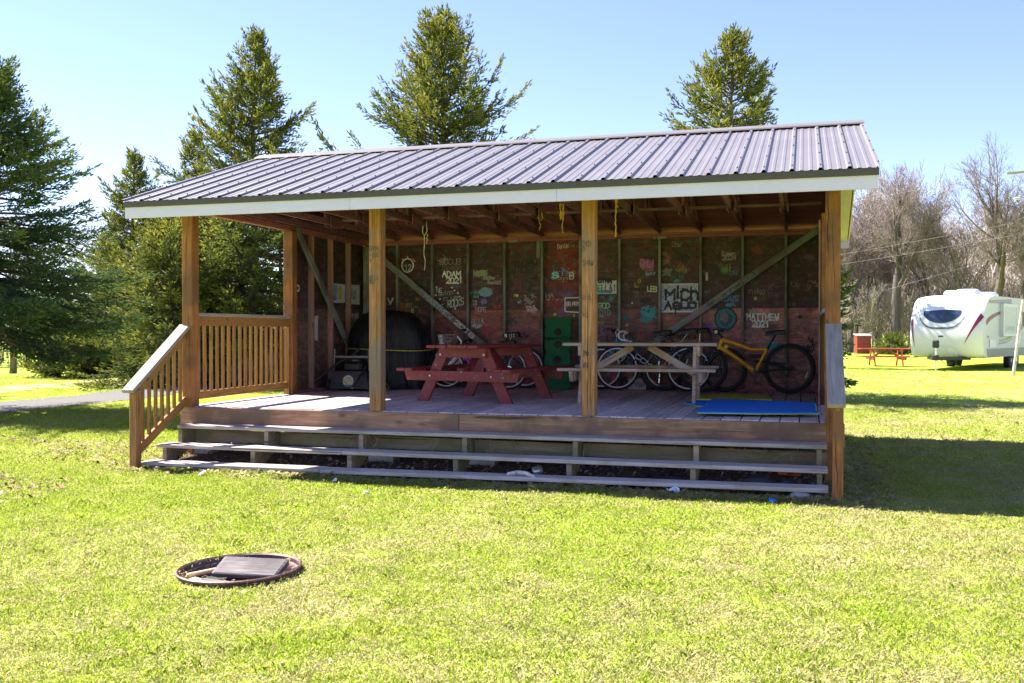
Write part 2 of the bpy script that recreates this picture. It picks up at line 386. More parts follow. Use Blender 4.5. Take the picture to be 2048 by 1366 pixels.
# railings -------------------------------------------------------
def side_rail(x, mt):
    m = MB(); m.beam((x, .15, 1.0), (x, YR-.07, 1.0), .038, .11); r = m.build('railing', M['rail'], pav)
    board('top_rail', (x-.02, .141, 1.076), (x-.02, YR-.05, 1.076), .13, .036, mt, r); board('bottom_rail', (x, .14, .115), (x, YR-.07, .13), .04, .09, M['rail'], r)
    board('rail_end', (x, YR-.09, .0), (x, YR-.09, .94), .06, .04, M['rail'], r, (0,1,0))
    for k in range(16):
        y = .215+k*.128; board('baluster', (x+rnd.uniform(-.004,.004), y, .1), (x, y+rnd.uniform(-.006,.006), .98), .034, .032, M['rail'], r, (0,1,0))
side_rail(.075, M['rail_top']); side_rail(WX-.075, M['rail_top'])
def stair_rail(x, nx, mt):
    m = MB(); m.beam((nx, -.03, .835), (nx, -.93, .17), .04, .09, ); r = m.build('stair_railing', M['rail'], pav)
    board('hand_rail', (x, .03, .945), (x, -1.0, .225), .15, .04, mt, r, ch=.006)
    board('bottom_rail', (nx, .0, .07), (nx, -.9, -.45), .04, .1, M['rail'], r)
    board('newel_post', (nx, -.895, -.7), (nx, -.895, .24), .09, .09, M['post_grey'] if x < 3 else M['post'], r, (0,1,0), .006)
    for k in range(7):
        y = -.1-k*.112; top = .88+.735*y; board('baluster', (nx, y, top), (nx, y, .03+.578*y), .034, .034, M['rail'], r, (0,1,0))
stair_rail(.03, .045, M['rail_top']); stair_rail(WX-.065, WX-.05, M['rail_top'])
# back wall ------------------------------------------------------
YF = YW-.089                                            # stud faces
mb = MB(); mb.beam((.0, YW-.045, HP+.019), (WX, YW-.045, HP+.019), .09, .036); mb.beam((.0, YW-.043, HP+.058), (WX, YW-.043, HP+.058), .09, .036); mb.beam((.1, YW-.043, .02), (WX-.1, YW-.043, .02), .085, .036)
bwall = mb.build('back_wall', M['plate'], pav)
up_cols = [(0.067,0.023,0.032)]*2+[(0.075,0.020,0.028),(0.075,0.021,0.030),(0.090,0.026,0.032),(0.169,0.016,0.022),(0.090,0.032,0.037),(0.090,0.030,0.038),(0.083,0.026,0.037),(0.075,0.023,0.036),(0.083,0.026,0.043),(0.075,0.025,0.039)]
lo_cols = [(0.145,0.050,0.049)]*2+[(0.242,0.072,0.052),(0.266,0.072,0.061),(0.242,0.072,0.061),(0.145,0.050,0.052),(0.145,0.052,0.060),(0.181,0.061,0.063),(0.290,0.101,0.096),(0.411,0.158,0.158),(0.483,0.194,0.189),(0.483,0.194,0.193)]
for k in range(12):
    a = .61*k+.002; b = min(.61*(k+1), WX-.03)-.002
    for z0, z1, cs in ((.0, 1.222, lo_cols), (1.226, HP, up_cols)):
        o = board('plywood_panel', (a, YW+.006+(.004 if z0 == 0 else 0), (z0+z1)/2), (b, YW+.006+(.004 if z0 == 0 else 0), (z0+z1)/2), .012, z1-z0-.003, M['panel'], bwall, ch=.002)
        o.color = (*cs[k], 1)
for k in range(1, 12):
    board('stud', (.61*k+.019, YW-.045, .04), (.61*k+.019, YW-.045, HP), .038, .085, M['stud'], bwall, (0,1,0), .003)
board('stud', (.12, YW-.14, .0), (.12, YW-.14, HP-.02), .12, .035, M['stud'], bwall, (0,1,0))
board('stud', (WX-.09, YW-.05, .03), (WX-.09, YW-.05, HP), .04, .085, M['stud'], bwall, (0,1,0))
board('stud', (.61*5-.03, YW-.1, HP-.26), (.61*5-.03, YW-.1, HP), .06, .02, M['brace'], bwall, (0,1,0))
def brace(p0, p1, par, nrm): return board('diagonal_brace', p0, p1, .1, .036, M['brace'], par, nrm)
by = YF-.021
brR = brace((4.75, by, .66), (7.19, by, 2.345), bwall, (0,-1,0)); brL = brace((.33, by, 2.105), (2.25, by, .565), bwall, (0,-1,0))
# outside boards of the back wall
for k in range(6): board('siding_board', (WX/6*k+.003, YW+.03, (HP-.6)/2), (WX/6*(k+1)-.003, YW+.03, (HP-.6)/2), .016, HP+.6, M['siding'], bwall, ch=.002)
# side walls -----------------------------------------------------
def side_wall(x, s, inner):
    m = MB(); m.beam((x, .0, HP+.019), (x, YW-.1, HP+.019), .089, .036); m.beam((x, .0, HP+.058), (x, YW-.1, HP+.058), .089, .036); m.beam((x, YR+.08, .02), (x, YW-.1, .02), .085, .036)
    wl = m.build('side_wall', M['plate'], pav)
    for y in (3.05, 3.66, 4.27): board('stud', (x, y, .04), (x, y, HP), .085, .04, M['stud_brown'], wl, (0,1,0), .003)
    ys = [YR+.075, 3.05, 3.66, 4.27, YW]
    for a, b in zip(ys[:-1], ys[1:]):
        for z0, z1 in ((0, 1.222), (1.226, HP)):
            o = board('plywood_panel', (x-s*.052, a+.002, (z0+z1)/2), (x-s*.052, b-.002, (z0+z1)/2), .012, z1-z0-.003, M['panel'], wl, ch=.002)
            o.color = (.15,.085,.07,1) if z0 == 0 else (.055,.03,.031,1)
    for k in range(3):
        y0 = YR+(YW+.03-YR)/3*k; board('siding_board', (x-s*.07, y0+.003, 1.1), (x-s*.07, y0+(YW+.03-YR)/3-.003, 1.1), .016, 2.5, M['siding'], wl, ch=.002)
    # gable triangle
    m = MB(); m.v = [(x-s*.06, .0, HP+.08), (x-s*.06, YW, HP+.08), (x-s*.06, YW/2-.1, HP+.9), (x-s*.04, .0, HP+.08), (x-s*.04, YW, HP+.08), (x-s*.04, YW/2-.1, HP+.9)]
    m.f = [[0,1,2],[3,5,4],[0,3,4,1],[1,4,5,2],[2,5,3,0]]; m.mi = [0]*5; m.build('gable_board', M['siding'], wl)
    if inner: brace((x+.062, 2.5, 2.34), (x+.062, 4.18, .62), wl, (1,0,0))
    return wl
lwall = side_wall(.045, 1, True); rwall = side_wall(WX-.045, -1, False)
board('trim_board', (WX-.16, YR-.085, .0), (WX-.16, YR-.085, 2.2), .02, .03, M['stud_brown'], rwall, (0,1,0))
# front header
board('header_beam', (.0, .09, 2.305), (WX, .09, 2.305), .08, .1, M['truss'], pav)
# roof -----------------------------------------------------------
RX0, RX1 = -.342, 7.617; YE = -.585; ZE = 2.345; RY, RZ = 2.33, 3.325; SL = (RZ-ZE)/(RY-YE); YB = 5.36; ZB = RZ-SL*(YB-RY)
nu = math.sqrt(1+SL*SL)
def slab(y0, z0, y1, z1, x0, x1, t, dz): # thin slab under a slope
    return [(x0,y0,z0+dz),(x1,y0,z0+dz),(x1,y1,z1+dz),(x0,y1,z1+dz),(x0,y0,z0+dz-t),(x1,y0,z0+dz-t),(x1,y1,z1+dz-t),(x0,y1,z1+dz-t)], [[0,1,2,3],[7,6,5,4],[0,4,5,1],[1,5,6,2],[2,6,7,3],[3,7,4,0]]
mb = MB(); mb.add(*slab(YE+.04, ZE+.04*SL, RY, RZ, RX0+.02, RX1-.02, .014, -.03)); mb.add(*slab(RY+.002, RZ-.002*SL, YB-.04, ZB+.04*SL, RX0+.02, RX1-.02, .014, -.03))
roof = mb.build('roof', M['ply'], pav)
pitch_ = (RX1-RX0)/32
def sheet(k, front):
    x0 = RX0+pitch_*4*k; x1 = x0+pitch_*4+.012*(k < 7); prof = []
    for j in range(5):
        c = x0+pitch_*j
        prof += [(c-.026,0),(c-.012,.021),(c+.012,.021),(c+.026,0)] if 0 < j < 4 else ([(c-.012,.023),(c+.012,.023),(c+.026,0)] if j == 0 else [(c-.026,0),(c-.012,.021),(c+.012,.021)])
        if j < 4:
            for q in (1/3, 2/3):
                d = c+pitch_*q; prof += [(d-.02,0),(d-.011,.005),(d+.011,.005),(d+.02,0)]
    ya, za, yb, zb = (YE-.018, ZE-.018*SL, RY, RZ) if front else (RY, RZ, YB+.018, ZB-.018*SL)
    n = len(prof); lift = -.012+.0008*(k % 2)
    v = [(x, ya, za+h*nu+lift) for x, h in prof]+[(x, yb, zb+h*nu+lift) for x, h in prof]
    m = MB(); m.add(v, [[i, i+1, n+i+1, n+i] for i in range(n-1)]); return m.build('roof_sheet', M['metal'], roof)
for k in range(8): sheet(k, True); sheet(k, False)
mb = MB()                                               # screws
for j in range(33):
    for q in (.05, .26, .47, .68, .88):
        x = RX0+pitch_*j+(.0 if j else .012); y = YE+(RY-YE)*(q+rnd.uniform(-.012,.012)); mb.lathe((x, y, ZE+(y-YE)*SL+.01), [(.0,.0135),(.006,.012),(.008,.004),(.008,0)], 6)
tag(mb.build('screw', M['screw'], roof), kind='stuff')
mb = MB(); prof = [(-.16,-.16*SL+.012),(-.15,-.15*SL+.026),(-.02,.03),(0,.036),(.02,.03),(.15,-.15*SL+.026),(.16,-.16*SL+.012)]
for a, b in ((RX0-.02, 2.3), (2.28, 4.95), (4.93, RX1+.03)):
    n = len(prof); mb.add([(a, RY+y, RZ+z+(.001 if a > 2.2 else 0)+(.001 if a > 4.5 else 0)) for y, z in prof]+[(b, RY+y, RZ+z+(.001 if a > 2.2 else 0)+(.001 if a > 4.5 else 0)) for y, z in prof], [[i,i+1,n+i+1,n+i] for i in range(n-1)])
mb.build('ridge_cap', M['ridge'], roof)
for y, z in ((YE+.008, ZE-.047), (YB-.008, ZB-.047)): MB().box(((RX0+RX1)/2, y, z), (RX1-RX0, .02, .066), ch=.002).build('drip_edge', M['trim'], roof)
for a, b in ((RX0+.004, 2.44), (2.442, 4.66), (4.662, RX1-.004)): board('fascia_board', (a, YE+.03, 2.206), (b, YE+.03, 2.206), .022, .125, M['fascia'], roof, ch=.003)
board('fascia_board', (RX0+.004, YB-.03, ZB-.14), (RX1-.004, YB-.03, ZB-.14), .022, .125, M['fascia'], roof, ch=.003)
for x in (RX0+.01, RX1-.01):                             # rake trims
    board('rake_trim', (x, YE+.05, ZE+.05*SL-.075), (x, RY, RZ-.075), .018, .09, M['trim'], roof, ch=.002)
    board('rake_trim', (x, RY+.003, RZ-.075), (x, YB-.05, ZB+.05*SL-.075), .018, .09, M['soffit'], roof, ch=.002)
for a, b in ((RX0+.03, -.03), (WX+.035, RX1-.03)):       # rake soffits
    board('soffit_panel', ((a+b)/2, YE+.1, ZE+.1*SL-.115), ((a+b)/2, RY, RZ-.115), b-a, .008, M['soffit'], roof, ch=.001)
    board('soffit_panel', ((a+b)/2, RY+.002, RZ-.115), ((a+b)/2, YB-.05, ZB+.05*SL-.115), b-a, .008, M['soffit'], roof, ch=.001)
# trusses
for k in range(12):
    x = .61*k+.019 if k else .14
    m = MB(); zc = HP+.077+.045
    m.beam((x, .12, zc), (x, YW-.02, zc), .036, .088)
    for (ya, yb) in ((YE+.14, RY-.01), (YB-.14, RY+.01)):
        za = (ZE+(ya-YE)*SL if ya < RY else ZB+(YB-ya)*SL)-.1; zb = RZ-.1; m.beam((x+.0006, ya, za), (x+.0006, yb, zb), .036, .085)
    for yv in (1.35, 2.33, 3.3): m.beam((x+.037, yv, zc+.03), (x+.037, yv, RZ-.12-abs(yv-RY)*SL), .034, .085, (0,1,0))
    tr = m.build('truss', M['truss'], roof)
    if k > 0:
        for dx in (-.026, .062): board('gusset_plate', (x+dx, 2.16+.25*(k % 2), zc), (x+dx, 2.5+.25*(k % 2), zc), .014, .15, M['truss'], roof)
board('lateral_brace', (.2, 2.95, HP+.19), (WX-.12, 2.95, HP+.19), .085, .036, M['stud_brown'], roof)
# ---------------------------------------------------------------- painted lettering on the walls
G = {'A':'00 26 40;13 33','B':'00 06 36 45 44 33 03;33 42 41 30 00','C':'45 36 16 05 01 10 30 41','D':'00 06 26 44 42 20 00','E':'46 06 00 40;03 33','F':'46 06 00;03 33','G':'45 36 16 05 01 10 30 41 43 23','H':'00 06;40 46;03 43',
'I':'20 26','J':'46 41 30 10 01','K':'00 06;46 03 40','L':'06 00 40','M':'00 06 23 46 40','N':'00 06 40 46','O':'10 01 05 16 36 45 41 30 10','P':'00 06 36 45 44 33 03','Q':'10 01 05 16 36 45 41 30 10;22 40','R':'00 06 36 45 44 33 03;23 40','S':'45 36 16 05 04 13 33 42 41 30 10 01',
'T':'06 46;26 20','U':'06 01 10 30 41 46','V':'06 20 46','W':'06 10 23 30 46','X':'00 46;06 40','Y':'06 23 46;23 20','Z':'06 46 00 40','0':'10 01 05 16 36 45 41 30 10','1':'15 26 20','2':'05 16 36 45 44 00 40','3':'05 16 36 45 34 33 42 41 30 10 01','4':'30 36 02 42','5':'46 06 03 33 42 41 30 00','6':'45 36 16 05 01 10 30 41 42 33 03','8':'13 04 05 16 36 45 44 33 13 02 01 10 30 41 42 33',
'a':'04 34 43 40;42 12 01 10 30 41','c':'43 34 14 03 01 10 30 41','d':'46 40 10 01 03 14 44','e':'02 42 43 34 14 03 01 10 40','h':'06 00;03 14 34 43 40','i':'24 20;26 25','l':'26 20','m':'00 04;03 14 23 20;23 34 43 40','n':'00 04;03 14 34 43 40','o':'10 01 03 14 34 43 41 30 10','q':'40 44 14 03 01 10 40','r':'00 04;02 14 34','s':'44 14 03 32 41 30 00','t':'26 20 40;04 44','u':'04 01 10 30 41 44','v':'04 20 44','y':'04 20 44;20 00','z':'04 44 00 40','k':'00 06;44 02 40','b':'06 00 30 41 43 34 04','p':'00 04 34 43 42 31 01','!':'26 22;21 20','+':'21 25;03 43','/':'00 46','.':'20 21',"'":'26 25'}
_paint = {}
def paint(c, name='paint', rough=.55, worn=False):
    k = tuple(round(x, 3) for x in c)+(worn,)
    if k not in _paint:
        t = NT(name); v = t.coord('World'); n = t.noise(v, 30, 4); t.base(t.ramp(n, [(.3, tuple(x*.7 for x in c)), (.7, tuple(min(1, x*1.2) for x in c))])); t.set(Roughness=rough)
        if name == 'paint' and worn: t.l(t.ramp(t.noise(v, 55, 5, .7), [(.32, (.3,.3,.3)), (.4, (1,1,1))]), t.b.inputs['Alpha'])
        _paint[k] = t.m
    return _paint[k]
def lettering(text, org, xa, ya, width, height, c, par, wt=None, name='painted_lettering', jit=.04, gap=1.0):
    """hand painted strokes; org lower-left, xa/ya unit axes in the surface"""
    org = Vector(org); xa = Vector(xa); ya = Vector(ya); nz = xa.cross(ya); n = len(text); cw = width/(n*4+(n-1)*gap); ch = height/6; wt = wt or height*.13
    mb = MB(); rr = random.Random(text+str(round(org.x,2)))
    for i, chx in enumerate(text):
        dy = rr.uniform(-.3,.3)*ch
        for st in G.get(chx, '').split(';'):
            if not st.strip(): continue
            pts = [Vector(((float(q[0])+rr.uniform(-jit,jit)*4+i*(4+gap))*cw, (float(q[1])+rr.uniform(-jit,jit)*4)*ch+dy)) for q in st.split()]
            for a, b in zip(pts[:-1], pts[1:]):
                d = (b-a); L = d.length
                if L < 1e-5: continue
                d /= L; p = Vector((-d.y, d.x)); w2 = wt/2*rr.uniform(.8,1.15)
                k = len(mb.v); lift = nz*rr.uniform(0, .0012)
                for q in (a-d*w2*.7+p*w2*.55, a-d*w2+p*0, a-d*w2*.7-p*w2*.55, b+d*w2*.6-p*w2, b+d*w2, b+d*w2*.6+p*w2): mb.v.append(tuple(org+xa*q.x+ya*q.y+lift))
                mb.f.append([k,k+1,k+2,k+3,k+4,k+5]); mb.mi.append(0)
    return mb.build(name, paint(c, worn=par in (bwall, pav)), par)
YG = YW-.004
def wl(text, x0, x1, y0, y1, c, wt=None, jit=.04, slope=0, name='painted_lettering', gap=1.0):   # photo box on the back wall
    a = at(x0, y1, YG); b = at(x1, y1+slope, YG); t = at(x0, y0, YG)
    xa = (b-a); W = xa.length; xa.normalize()
    return lettering(text, a, xa, (0,0,1), W, t.z-a.z, c, bwall, wt, name, jit, gap)
def blot(cx, cy, rx, ry, c, par=None, n=22, rough=.25, Y=None, seed=0, hole=0, lift=0):
    Y = (YG if Y is None else Y)-lift; rr = random.Random(seed+int(cx*7+cy)); mb = MB(); o = at(cx, cy, Y); ex = at(cx+rx, cy, Y).x-o.x; ez = o.z-at(cx, cy+ry, Y).z
    out = []; inn = []
    for i in range(n):
        a = 2*math.pi*i/n; k = 1+rr.uniform(-rough, rough); out.append((o.x+ex*math.cos(a)*k, o.y, o.z+ez*math.sin(a)*k)); inn.append((o.x+ex*math.cos(a)*hole, o.y, o.z+ez*math.sin(a)*hole))
    if hole: mb.v = out+inn; mb.f = [[i, (i+1) % n, n+(i+1) % n, n+i] for i in range(n)]
    else: mb.v = out+[(o.x, o.y, o.z)]; mb.f = [[i, (i+1) % n, n] for i in range(n)]
    mb.mi = [0]*len(mb.f); return mb.build('painted_mark', paint(c, worn=True), par or bwall)
def splat(cx, cy, rx, ry, c, seed, n=26):                # spray of short strokes as ONE mark
    rr = random.Random(seed); mb = MB(); 
    for i in range(n):
        a = rr.uniform(0, 6.28); r = rr.uniform(.15, 1)**.7; p = at(cx+rx*r*math.cos(a), cy+ry*r*math.sin(a), YG); L = rr.uniform(.02,.06); t = rr.uniform(0,3.14); d = Vector((math.cos(t),0,math.sin(t)))*L; q = Vector((-math.sin(t),0,math.cos(t)))*rr.uniform(.006,.016); k = len(mb.v); p.y += rr.uniform(0,.0015)
        mb.v += [tuple(p-d-q*.4), tuple(p-q), tuple(p+d-q*.3), tuple(p+d*.9+q), tuple(p-d*.8+q)]; mb.f.append([k,k+1,k+2,k+3,k+4]); mb.mi.append(0)
    return tag(mb.build('painted_scribble', paint(c, worn=True), bwall), kind='stuff')
WHT = (.75,.75,.74); BLK = (.012,.012,.014)
wl('ADAM', 885, 921, 543, 554, (.85,.85,.84), .026, jit=.02); wl('2021', 893, 925, 556, 566, (.85,.85,.84), .024, jit=.02)
wl('LUCUB', 880, 921, 518, 529, (.3,.3,.32), .012); wl('EDUAROWI', 885, 924, 532, 540, (.2,.18,.19), .009)
wl('Quinn', 878, 905, 583, 592, (.25,.42,.36), .011, slope=-4); wl('ROCKS', 896, 927, 602, 616, (.5,.66,.58), .014, slope=-7); wl('n ue', 888, 915, 592, 601, (.3,.42,.38), .01, slope=-3); wl('NE', 873, 884, 576, 585, (.55,.57,.56), .011)
for i, (x, y) in enumerate([(873,574),(904,575),(909,581),(916,586),(919,593),(872,590),(880,598),(885,609),(906,600),(910,617)]): blot(x, y, 2.3, 1.6, (.66,.6,.6), seed=i)
blot(815, 531, 12.5, 15, WHT, hole=.82, rough=.06, n=28); wl('12', 810, 822, 530, 541, (.45,.55,.75), .016)
for i, (x, y) in enumerate([(805,519),(815,514),(826,519),(829,522)]): blot(x, y, 1.6, 2.4, (.55,.3,.3), seed=i)
wl('ingman', 800, 823, 604, 612, (.42,.22,.03), .013); wl('BIET', 800, 822, 614, 622, (.4,.2,.03), .013)
splat(835, 640, 5, 45, (.32,.17,.03), 5, 20); blot(825, 622, 3, 7, (.3,.45,.05), seed=3); wl('V', 776, 786, 597, 608, (.55,.52,.5), .03)
wl('NiRK', 948, 975, 541, 553, (.3,.36,.22), .022); blot(962, 547, 14, 5.5, (.26,.29,.19), rough=.2); blot(977, 556, 14, 4, (.25,.27,.2), rough=.3)
wl('Ryan2022', 976, 1002, 562, 568, (.62,.45,.52), .009); blot(972, 584, 14, 9.5, (.17,.36,.47), rough=.12, n=30); wl('VIEW', 941, 956, 583, 587, (.05,.4,.42), .012); wl('Jake', 945, 957, 590, 595, (.05,.38,.36), .01)
blot(967, 603, 6, 6, (.17,.17,.4), seed=4); wl('HOPE', 952, 972, 615, 624, (.42,.32,.4), .016); wl('OLE', 987, 1002, 611, 616, (.55,.04,.03), .014); splat(950, 605, 4, 9, (.3,.25,.25), 8, 8)
wl('ELIA', 943, 967, 640, 649, (.38,.4,.48), .013, slope=-3); wl('ella', 972, 1001, 632, 643, (.4,.04,.05), .014); wl('n2a', 968, 1000, 650, 661, (.42,.03,.05), .016); blot(973, 665, 5, 7, (.4,.02,.05), seed=9); splat(952, 652, 9, 1, (.4,.4,.42), 12, 14)
wl('RENUBMW', 1024, 1074, 524, 534, BLK, .02, slope=-3); wl('WILTZ', 1025, 1066, 536, 546, BLK, .02, slope=-2); wl('B', 1017, 1024, 562, 574, BLK, .022); wl('H', 1029, 1040, 558, 578, (.14,.03,.02), .024); wl('Z', 1056, 1071, 556, 581, BLK, .02); wl('I', 1042, 1048, 560, 574, BLK, .018)
wl('re', 1029, 1036, 588, 593, (.6,.6,.02), .018); wl('oT', 1036, 1043, 601, 606, (.5,.46,.44), .012); splat(1062, 618, 10, 7, (.5,.32,.38), 21, 16); splat(1045, 665, 16, 10, (.3,.05,.12), 23, 26); splat(1042, 650, 20, 14, (.22,.08,.1), 24, 30)
wl('Danie', 1115, 1136, 489, 498, (.62,.5,.5), .013, slope=-3); wl('lise', 1136, 1150, 487, 494, (.33,.2,.2), .008)
wl('S', 1105, 1117, 546, 556, (.25,.6,.8), .03); wl('h', 1125, 1134, 537, 550, (.12,.22,.75), .026); wl('B', 1139, 1147, 545, 558, (.5,.55,.58), .024)
dots = MB(); r_ = random.Random(4)
for i in range(64):
    a = r_.uniform(0,6.28); r = r_.uniform(.45,1.05); p = at(1126+27*r*math.cos(a), 549+13.5*r*math.sin(a), YG); e = .007
    k = len(dots.v); dots.v += [(p.x+e*math.cos(t), p.y, p.z+e*math.sin(t)) for t in (0,1.05,2.1,3.14,4.2,5.25)]; dots.f.append([k+j for j in range(6)]); dots.mi.append(i % 2)
tag(dots.build('painted_dots', [paint((.7,.55,.5)), paint((.7,.42,.12))], bwall), kind='stuff')
wl('HA', 1092, 1107, 586, 597, (.5,.36,.38), .01); wl('HANNAH', 1108, 1150, 581, 590, (.13,.06,.22), .013); wl('ne v ur', 1092, 1119, 597, 601, (.45,.36,.36), .007)
wl('BELPER', 1133, 1157, 604, 612, (.66,.62,.64), .014); wl('2020', 1134, 1157, 612, 619, (.02,.02,.02), .013)
for a, b in (((1130,596),(1158,595)),((1130,596),(1130,623)),((1130,623),(1158,625))):
    p, q = at(*a, YG), at(*b, YG); MB().beam(p, q, .002, .016, (0,0,1) if abs(p.z-q.z) < .1 else (1,0,0), 0).build('painted_line', paint(WHT), bwall)
p0 = at(1194, 588, YG); p1 = at(1233.5, 561, YG)
po = MB().box(((p0.x+p1.x)/2, YG-.004, (p0.z+p1.z)/2), (p1.x-p0.x, .006, p1.z-p0.z), ch=.001).build('painted_board', paint((.62,.62,.66)), bwall)
def onb(text, x0, x1, y0, y1, c, wt): a = at(x0, y1, YG-.008); b = at(x1, y1, YG-.008); t = at(x0, y0, YG-.008); return lettering(text, a, (1,0,0), (0,0,1), b.x-a.x, t.z-a.z, c, bwall, wt)
for i, tx in enumerate('OiMA'): onb(tx, 1197+i*7, 1202+i*7, 558, 565, BLK, .03)
for i, (tx, c) in enumerate(zip('ELLA1', [(.03,.35,.33),(.04,.18,.35),(.35,.05,.2),(.15,.1,.4),(.5,.12,.22)])): onb(tx, 1196+i*7.4, 1202+i*7.4, 570, 582, c, .026)
MB().box(((p0.x+p1.x)/2-.03, YG-.0085, p0.z+.035), ((p1.x-p0.x)*.7, .001, .05), ch=0).build('painted_mark', paint((.03,.3,.34)), bwall)
wl('GOD', 1197, 1219, 606, 616, (.22,.52,.3), .019); wl('DID', 1200, 1221, 620, 630, (.2,.36,.34), .012); wl('NY', 1197, 1208, 643, 649, (.3,.3,.02), .013); blot(1203, 633, 6, 2, (.2,.35,.15)); blot(1205, 594, 4, 2, (.05,.14,.4)); blot(1222, 598, 6, 5, (.07,.17,.3), rough=.4)
wl('CHLi', 1281, 1309, 520, 533, (.5,.14,.45), .032); blot(1294, 527, 14, 7, (.34,.09,.3), rough=.2, lift=-.001); wl('2021', 1289, 1307, 536, 542, (.5,.15,.42), .012); wl('Avery', 1291, 1310, 544, 551, (.3,.32,.62), .013, slope=-2)
wl('LEB', 1295, 1313, 573, 583, (.66,.66,.38), .02); wl('Cameron', 1262, 1291, 574, 581, BLK, .016); blot(1279, 562, 3.5, 4, (.5,.35,.02), hole=.5); wl('L', 1270, 1276, 566, 574, (.5,.35,.03), .016); blot(1272, 584, 6, 2.4, (.4,.05,.04)); blot(1290, 601, 12, 5, BLK, rough=.2); blot(1264, 606, 1.6, 1.8, (.7,.7,.7))
splat(1298, 625, 14, 13, (.02,.33,.4), 31, 46); blot(1253, 637, 6, 6, (.03,.1,.2)); blot(1254, 650, 3, 3, (.35,.36,.08)); splat(1292, 640, 10, 8, (.02,.25,.33), 33, 12)
# michaelo board
p0 = at(1319.5, 625, YG); p1 = at(1396.5, 566.5, YG)
def speck():
    t = NT('purple_splatter'); v = t.coord('Object'); n = t.noise(v, 34, 6, .8); m = t.noise(v, 3, 3)
    a = t.ramp(n, [(.36, (.1,.08,.34)), (.46, (.3,.28,.6)), (.56, (.62,.62,.8)), (.66, (.8,.8,.86))]); t.base(t.mix(t.ramp(m, [(.5, (0,0,0)), (.7, (.6,.6,.6))]), a, (.36,.36,.48))); t.set(Roughness=.5); return t.m
mid = ((p0.x+p1.x)/2, YG-.006, (p0.z+p1.z)/2)
MB().box(mid, (p1.x-p0.x, .01, p1.z-p0.z), ch=.001).build('painted_board', paint((.7,.68,.76)), bwall)
MB().box((mid[0], YG-.012, mid[2]), (p1.x-p0.x-.035, .002, p1.z-p0.z-.035), ch=.0).build('painted_field', speck(), bwall)
def onm(text, x0, x1, y0, y1, c, wt): a = at(x0, y1, YG-.015); b = at(x1, y1, YG-.015); t = at(x0, y0, YG-.015); return lettering(text, a, (1,0,0), (0,0,1), b.x-a.x, t.z-a.z, c, bwall, wt)
K_ = (.02,.018,.022)
onm('M', 1332, 1349, 580, 599, K_, .05); onm('i', 1351, 1360, 573, 596, K_, .048); onm('C', 1363, 1377, 580, 600, K_, .052); onm('h', 1382, 1395, 575, 598, K_, .05)
onm('A', 1330, 1343, 604, 618, K_, .048); onm('e', 1347, 1358, 598, 617, K_, .048); onm('L', 1363, 1375, 602, 617, K_, .05); onm('o', 1377, 1391, 600, 616, K_, .05); onm('I', 1348, 1354, 612, 630, K_, .026)
blot(1333, 636, 9, 9, (.36,.08,.06), rough=.3); blot(1335, 636, 5, 5, (.42,.2,.17), lift=.002); blot(1353, 562, 6, 3, (.02,.3,.42)); blot(1366, 516, 11, 9, (.015,.016,.025), rough=.35); wl('Chy', 1344, 1362, 483, 493, (.36,.29,.27), .009); blot(1333, 545, 10, 8, (.2,.19,.19), rough=.5); splat(1365, 538, 14, 6, (.2,.16,.08), 40, 16)
wl('Comen', 1444, 1470, 503, 511, (.48,.36,.42), .012); wl('2024', 1444, 1472, 512, 520, (.45,.34,.42), .012); blot(1449, 541, 8, 7, (.09,.18,.06), rough=.4); wl('ull', 1446, 1462, 530, 543, (.14,.28,.09), .03); wl('oB', 1460, 1474, 541, 549, (.1,.12,.3), .02); wl('KI', 1424, 1434, 532, 543, BLK, .02)
MB().box(tuple((at(1411, 561, YG)+at(1416, 545, YG))/2), (.035, .003, .12), ch=.001).build('painted_line', paint((.66,.56,.62)), bwall)
wl('LUAYS', 1444, 1476, 592, 602, (.1,.28,.52), .022); wl('eK', 1453, 1470, 605, 612, (.1,.27,.5), .02); wl('mi', 1410, 1421, 580, 586, (.05,.3,.38), .016)
wl('MATTHEW', 1494, 1557, 628, 640, (.82,.82,.9), .024, jit=.015, gap=1.6); wl('2021', 1505, 1538, 642, 653.5, (.8,.8,.88), .027, jit=.015, gap=1.6); blot(1521, 645, 5, 4, (.03,.25,.32), lift=-.002); blot(1497, 648, 3.5, 3.5, (.25,.18,.4))
wl('o2020', 1424, 1461, 695, 708, (.62,.6,.64), .026); wl('Olivia', 1361, 1391, 668, 678, (.03,.025,.03), .018); blot(1511, 597, 3.4, 3.4, (.55,.45,.02), rough=.1); blot(1416, 654, 9, 8, (.2,.06,.3), rough=.3); wl('nike', 1498, 1530, 575, 588, (.3,.24,.28), .01); wl('Mia', 1537, 1555, 584, 594, (.26,.1,.14), .012); wl('Kay', 1582, 1600, 562, 574, (.26,.22,.26), .008); wl('L H', 1578, 1590, 606, 611, (.3,.26,.28), .008)
blot(1451, 637, 23, 24, (.008,.012,.018), rough=.05, n=32); blot(1451, 637, 20, 20, (.03,.18,.25), rough=.05, n=32, lift=.001); blot(1451, 637, 14, 14, (.02,.07,.11), rough=.1, n=28, lift=.002); blot(1448, 635, 9.5, 10, (.17,.15,.2), rough=.14, lift=.003)
fl = MB()
for i in range(14):
    o = at(1545, 690, YG); a = 2*math.pi*i/14; r = .11 if i % 2 else .055; fl.v.append((o.x+r*math.cos(a), o.y, o.z+r*math.sin(a)))
fl.f = [list(range(14))]; fl.mi = [0]; fl.build('painted_flower', paint((.02,.34,.42)), bwall); blot(1545, 684, 3, 3, (.55,.5,.02), lift=.002)
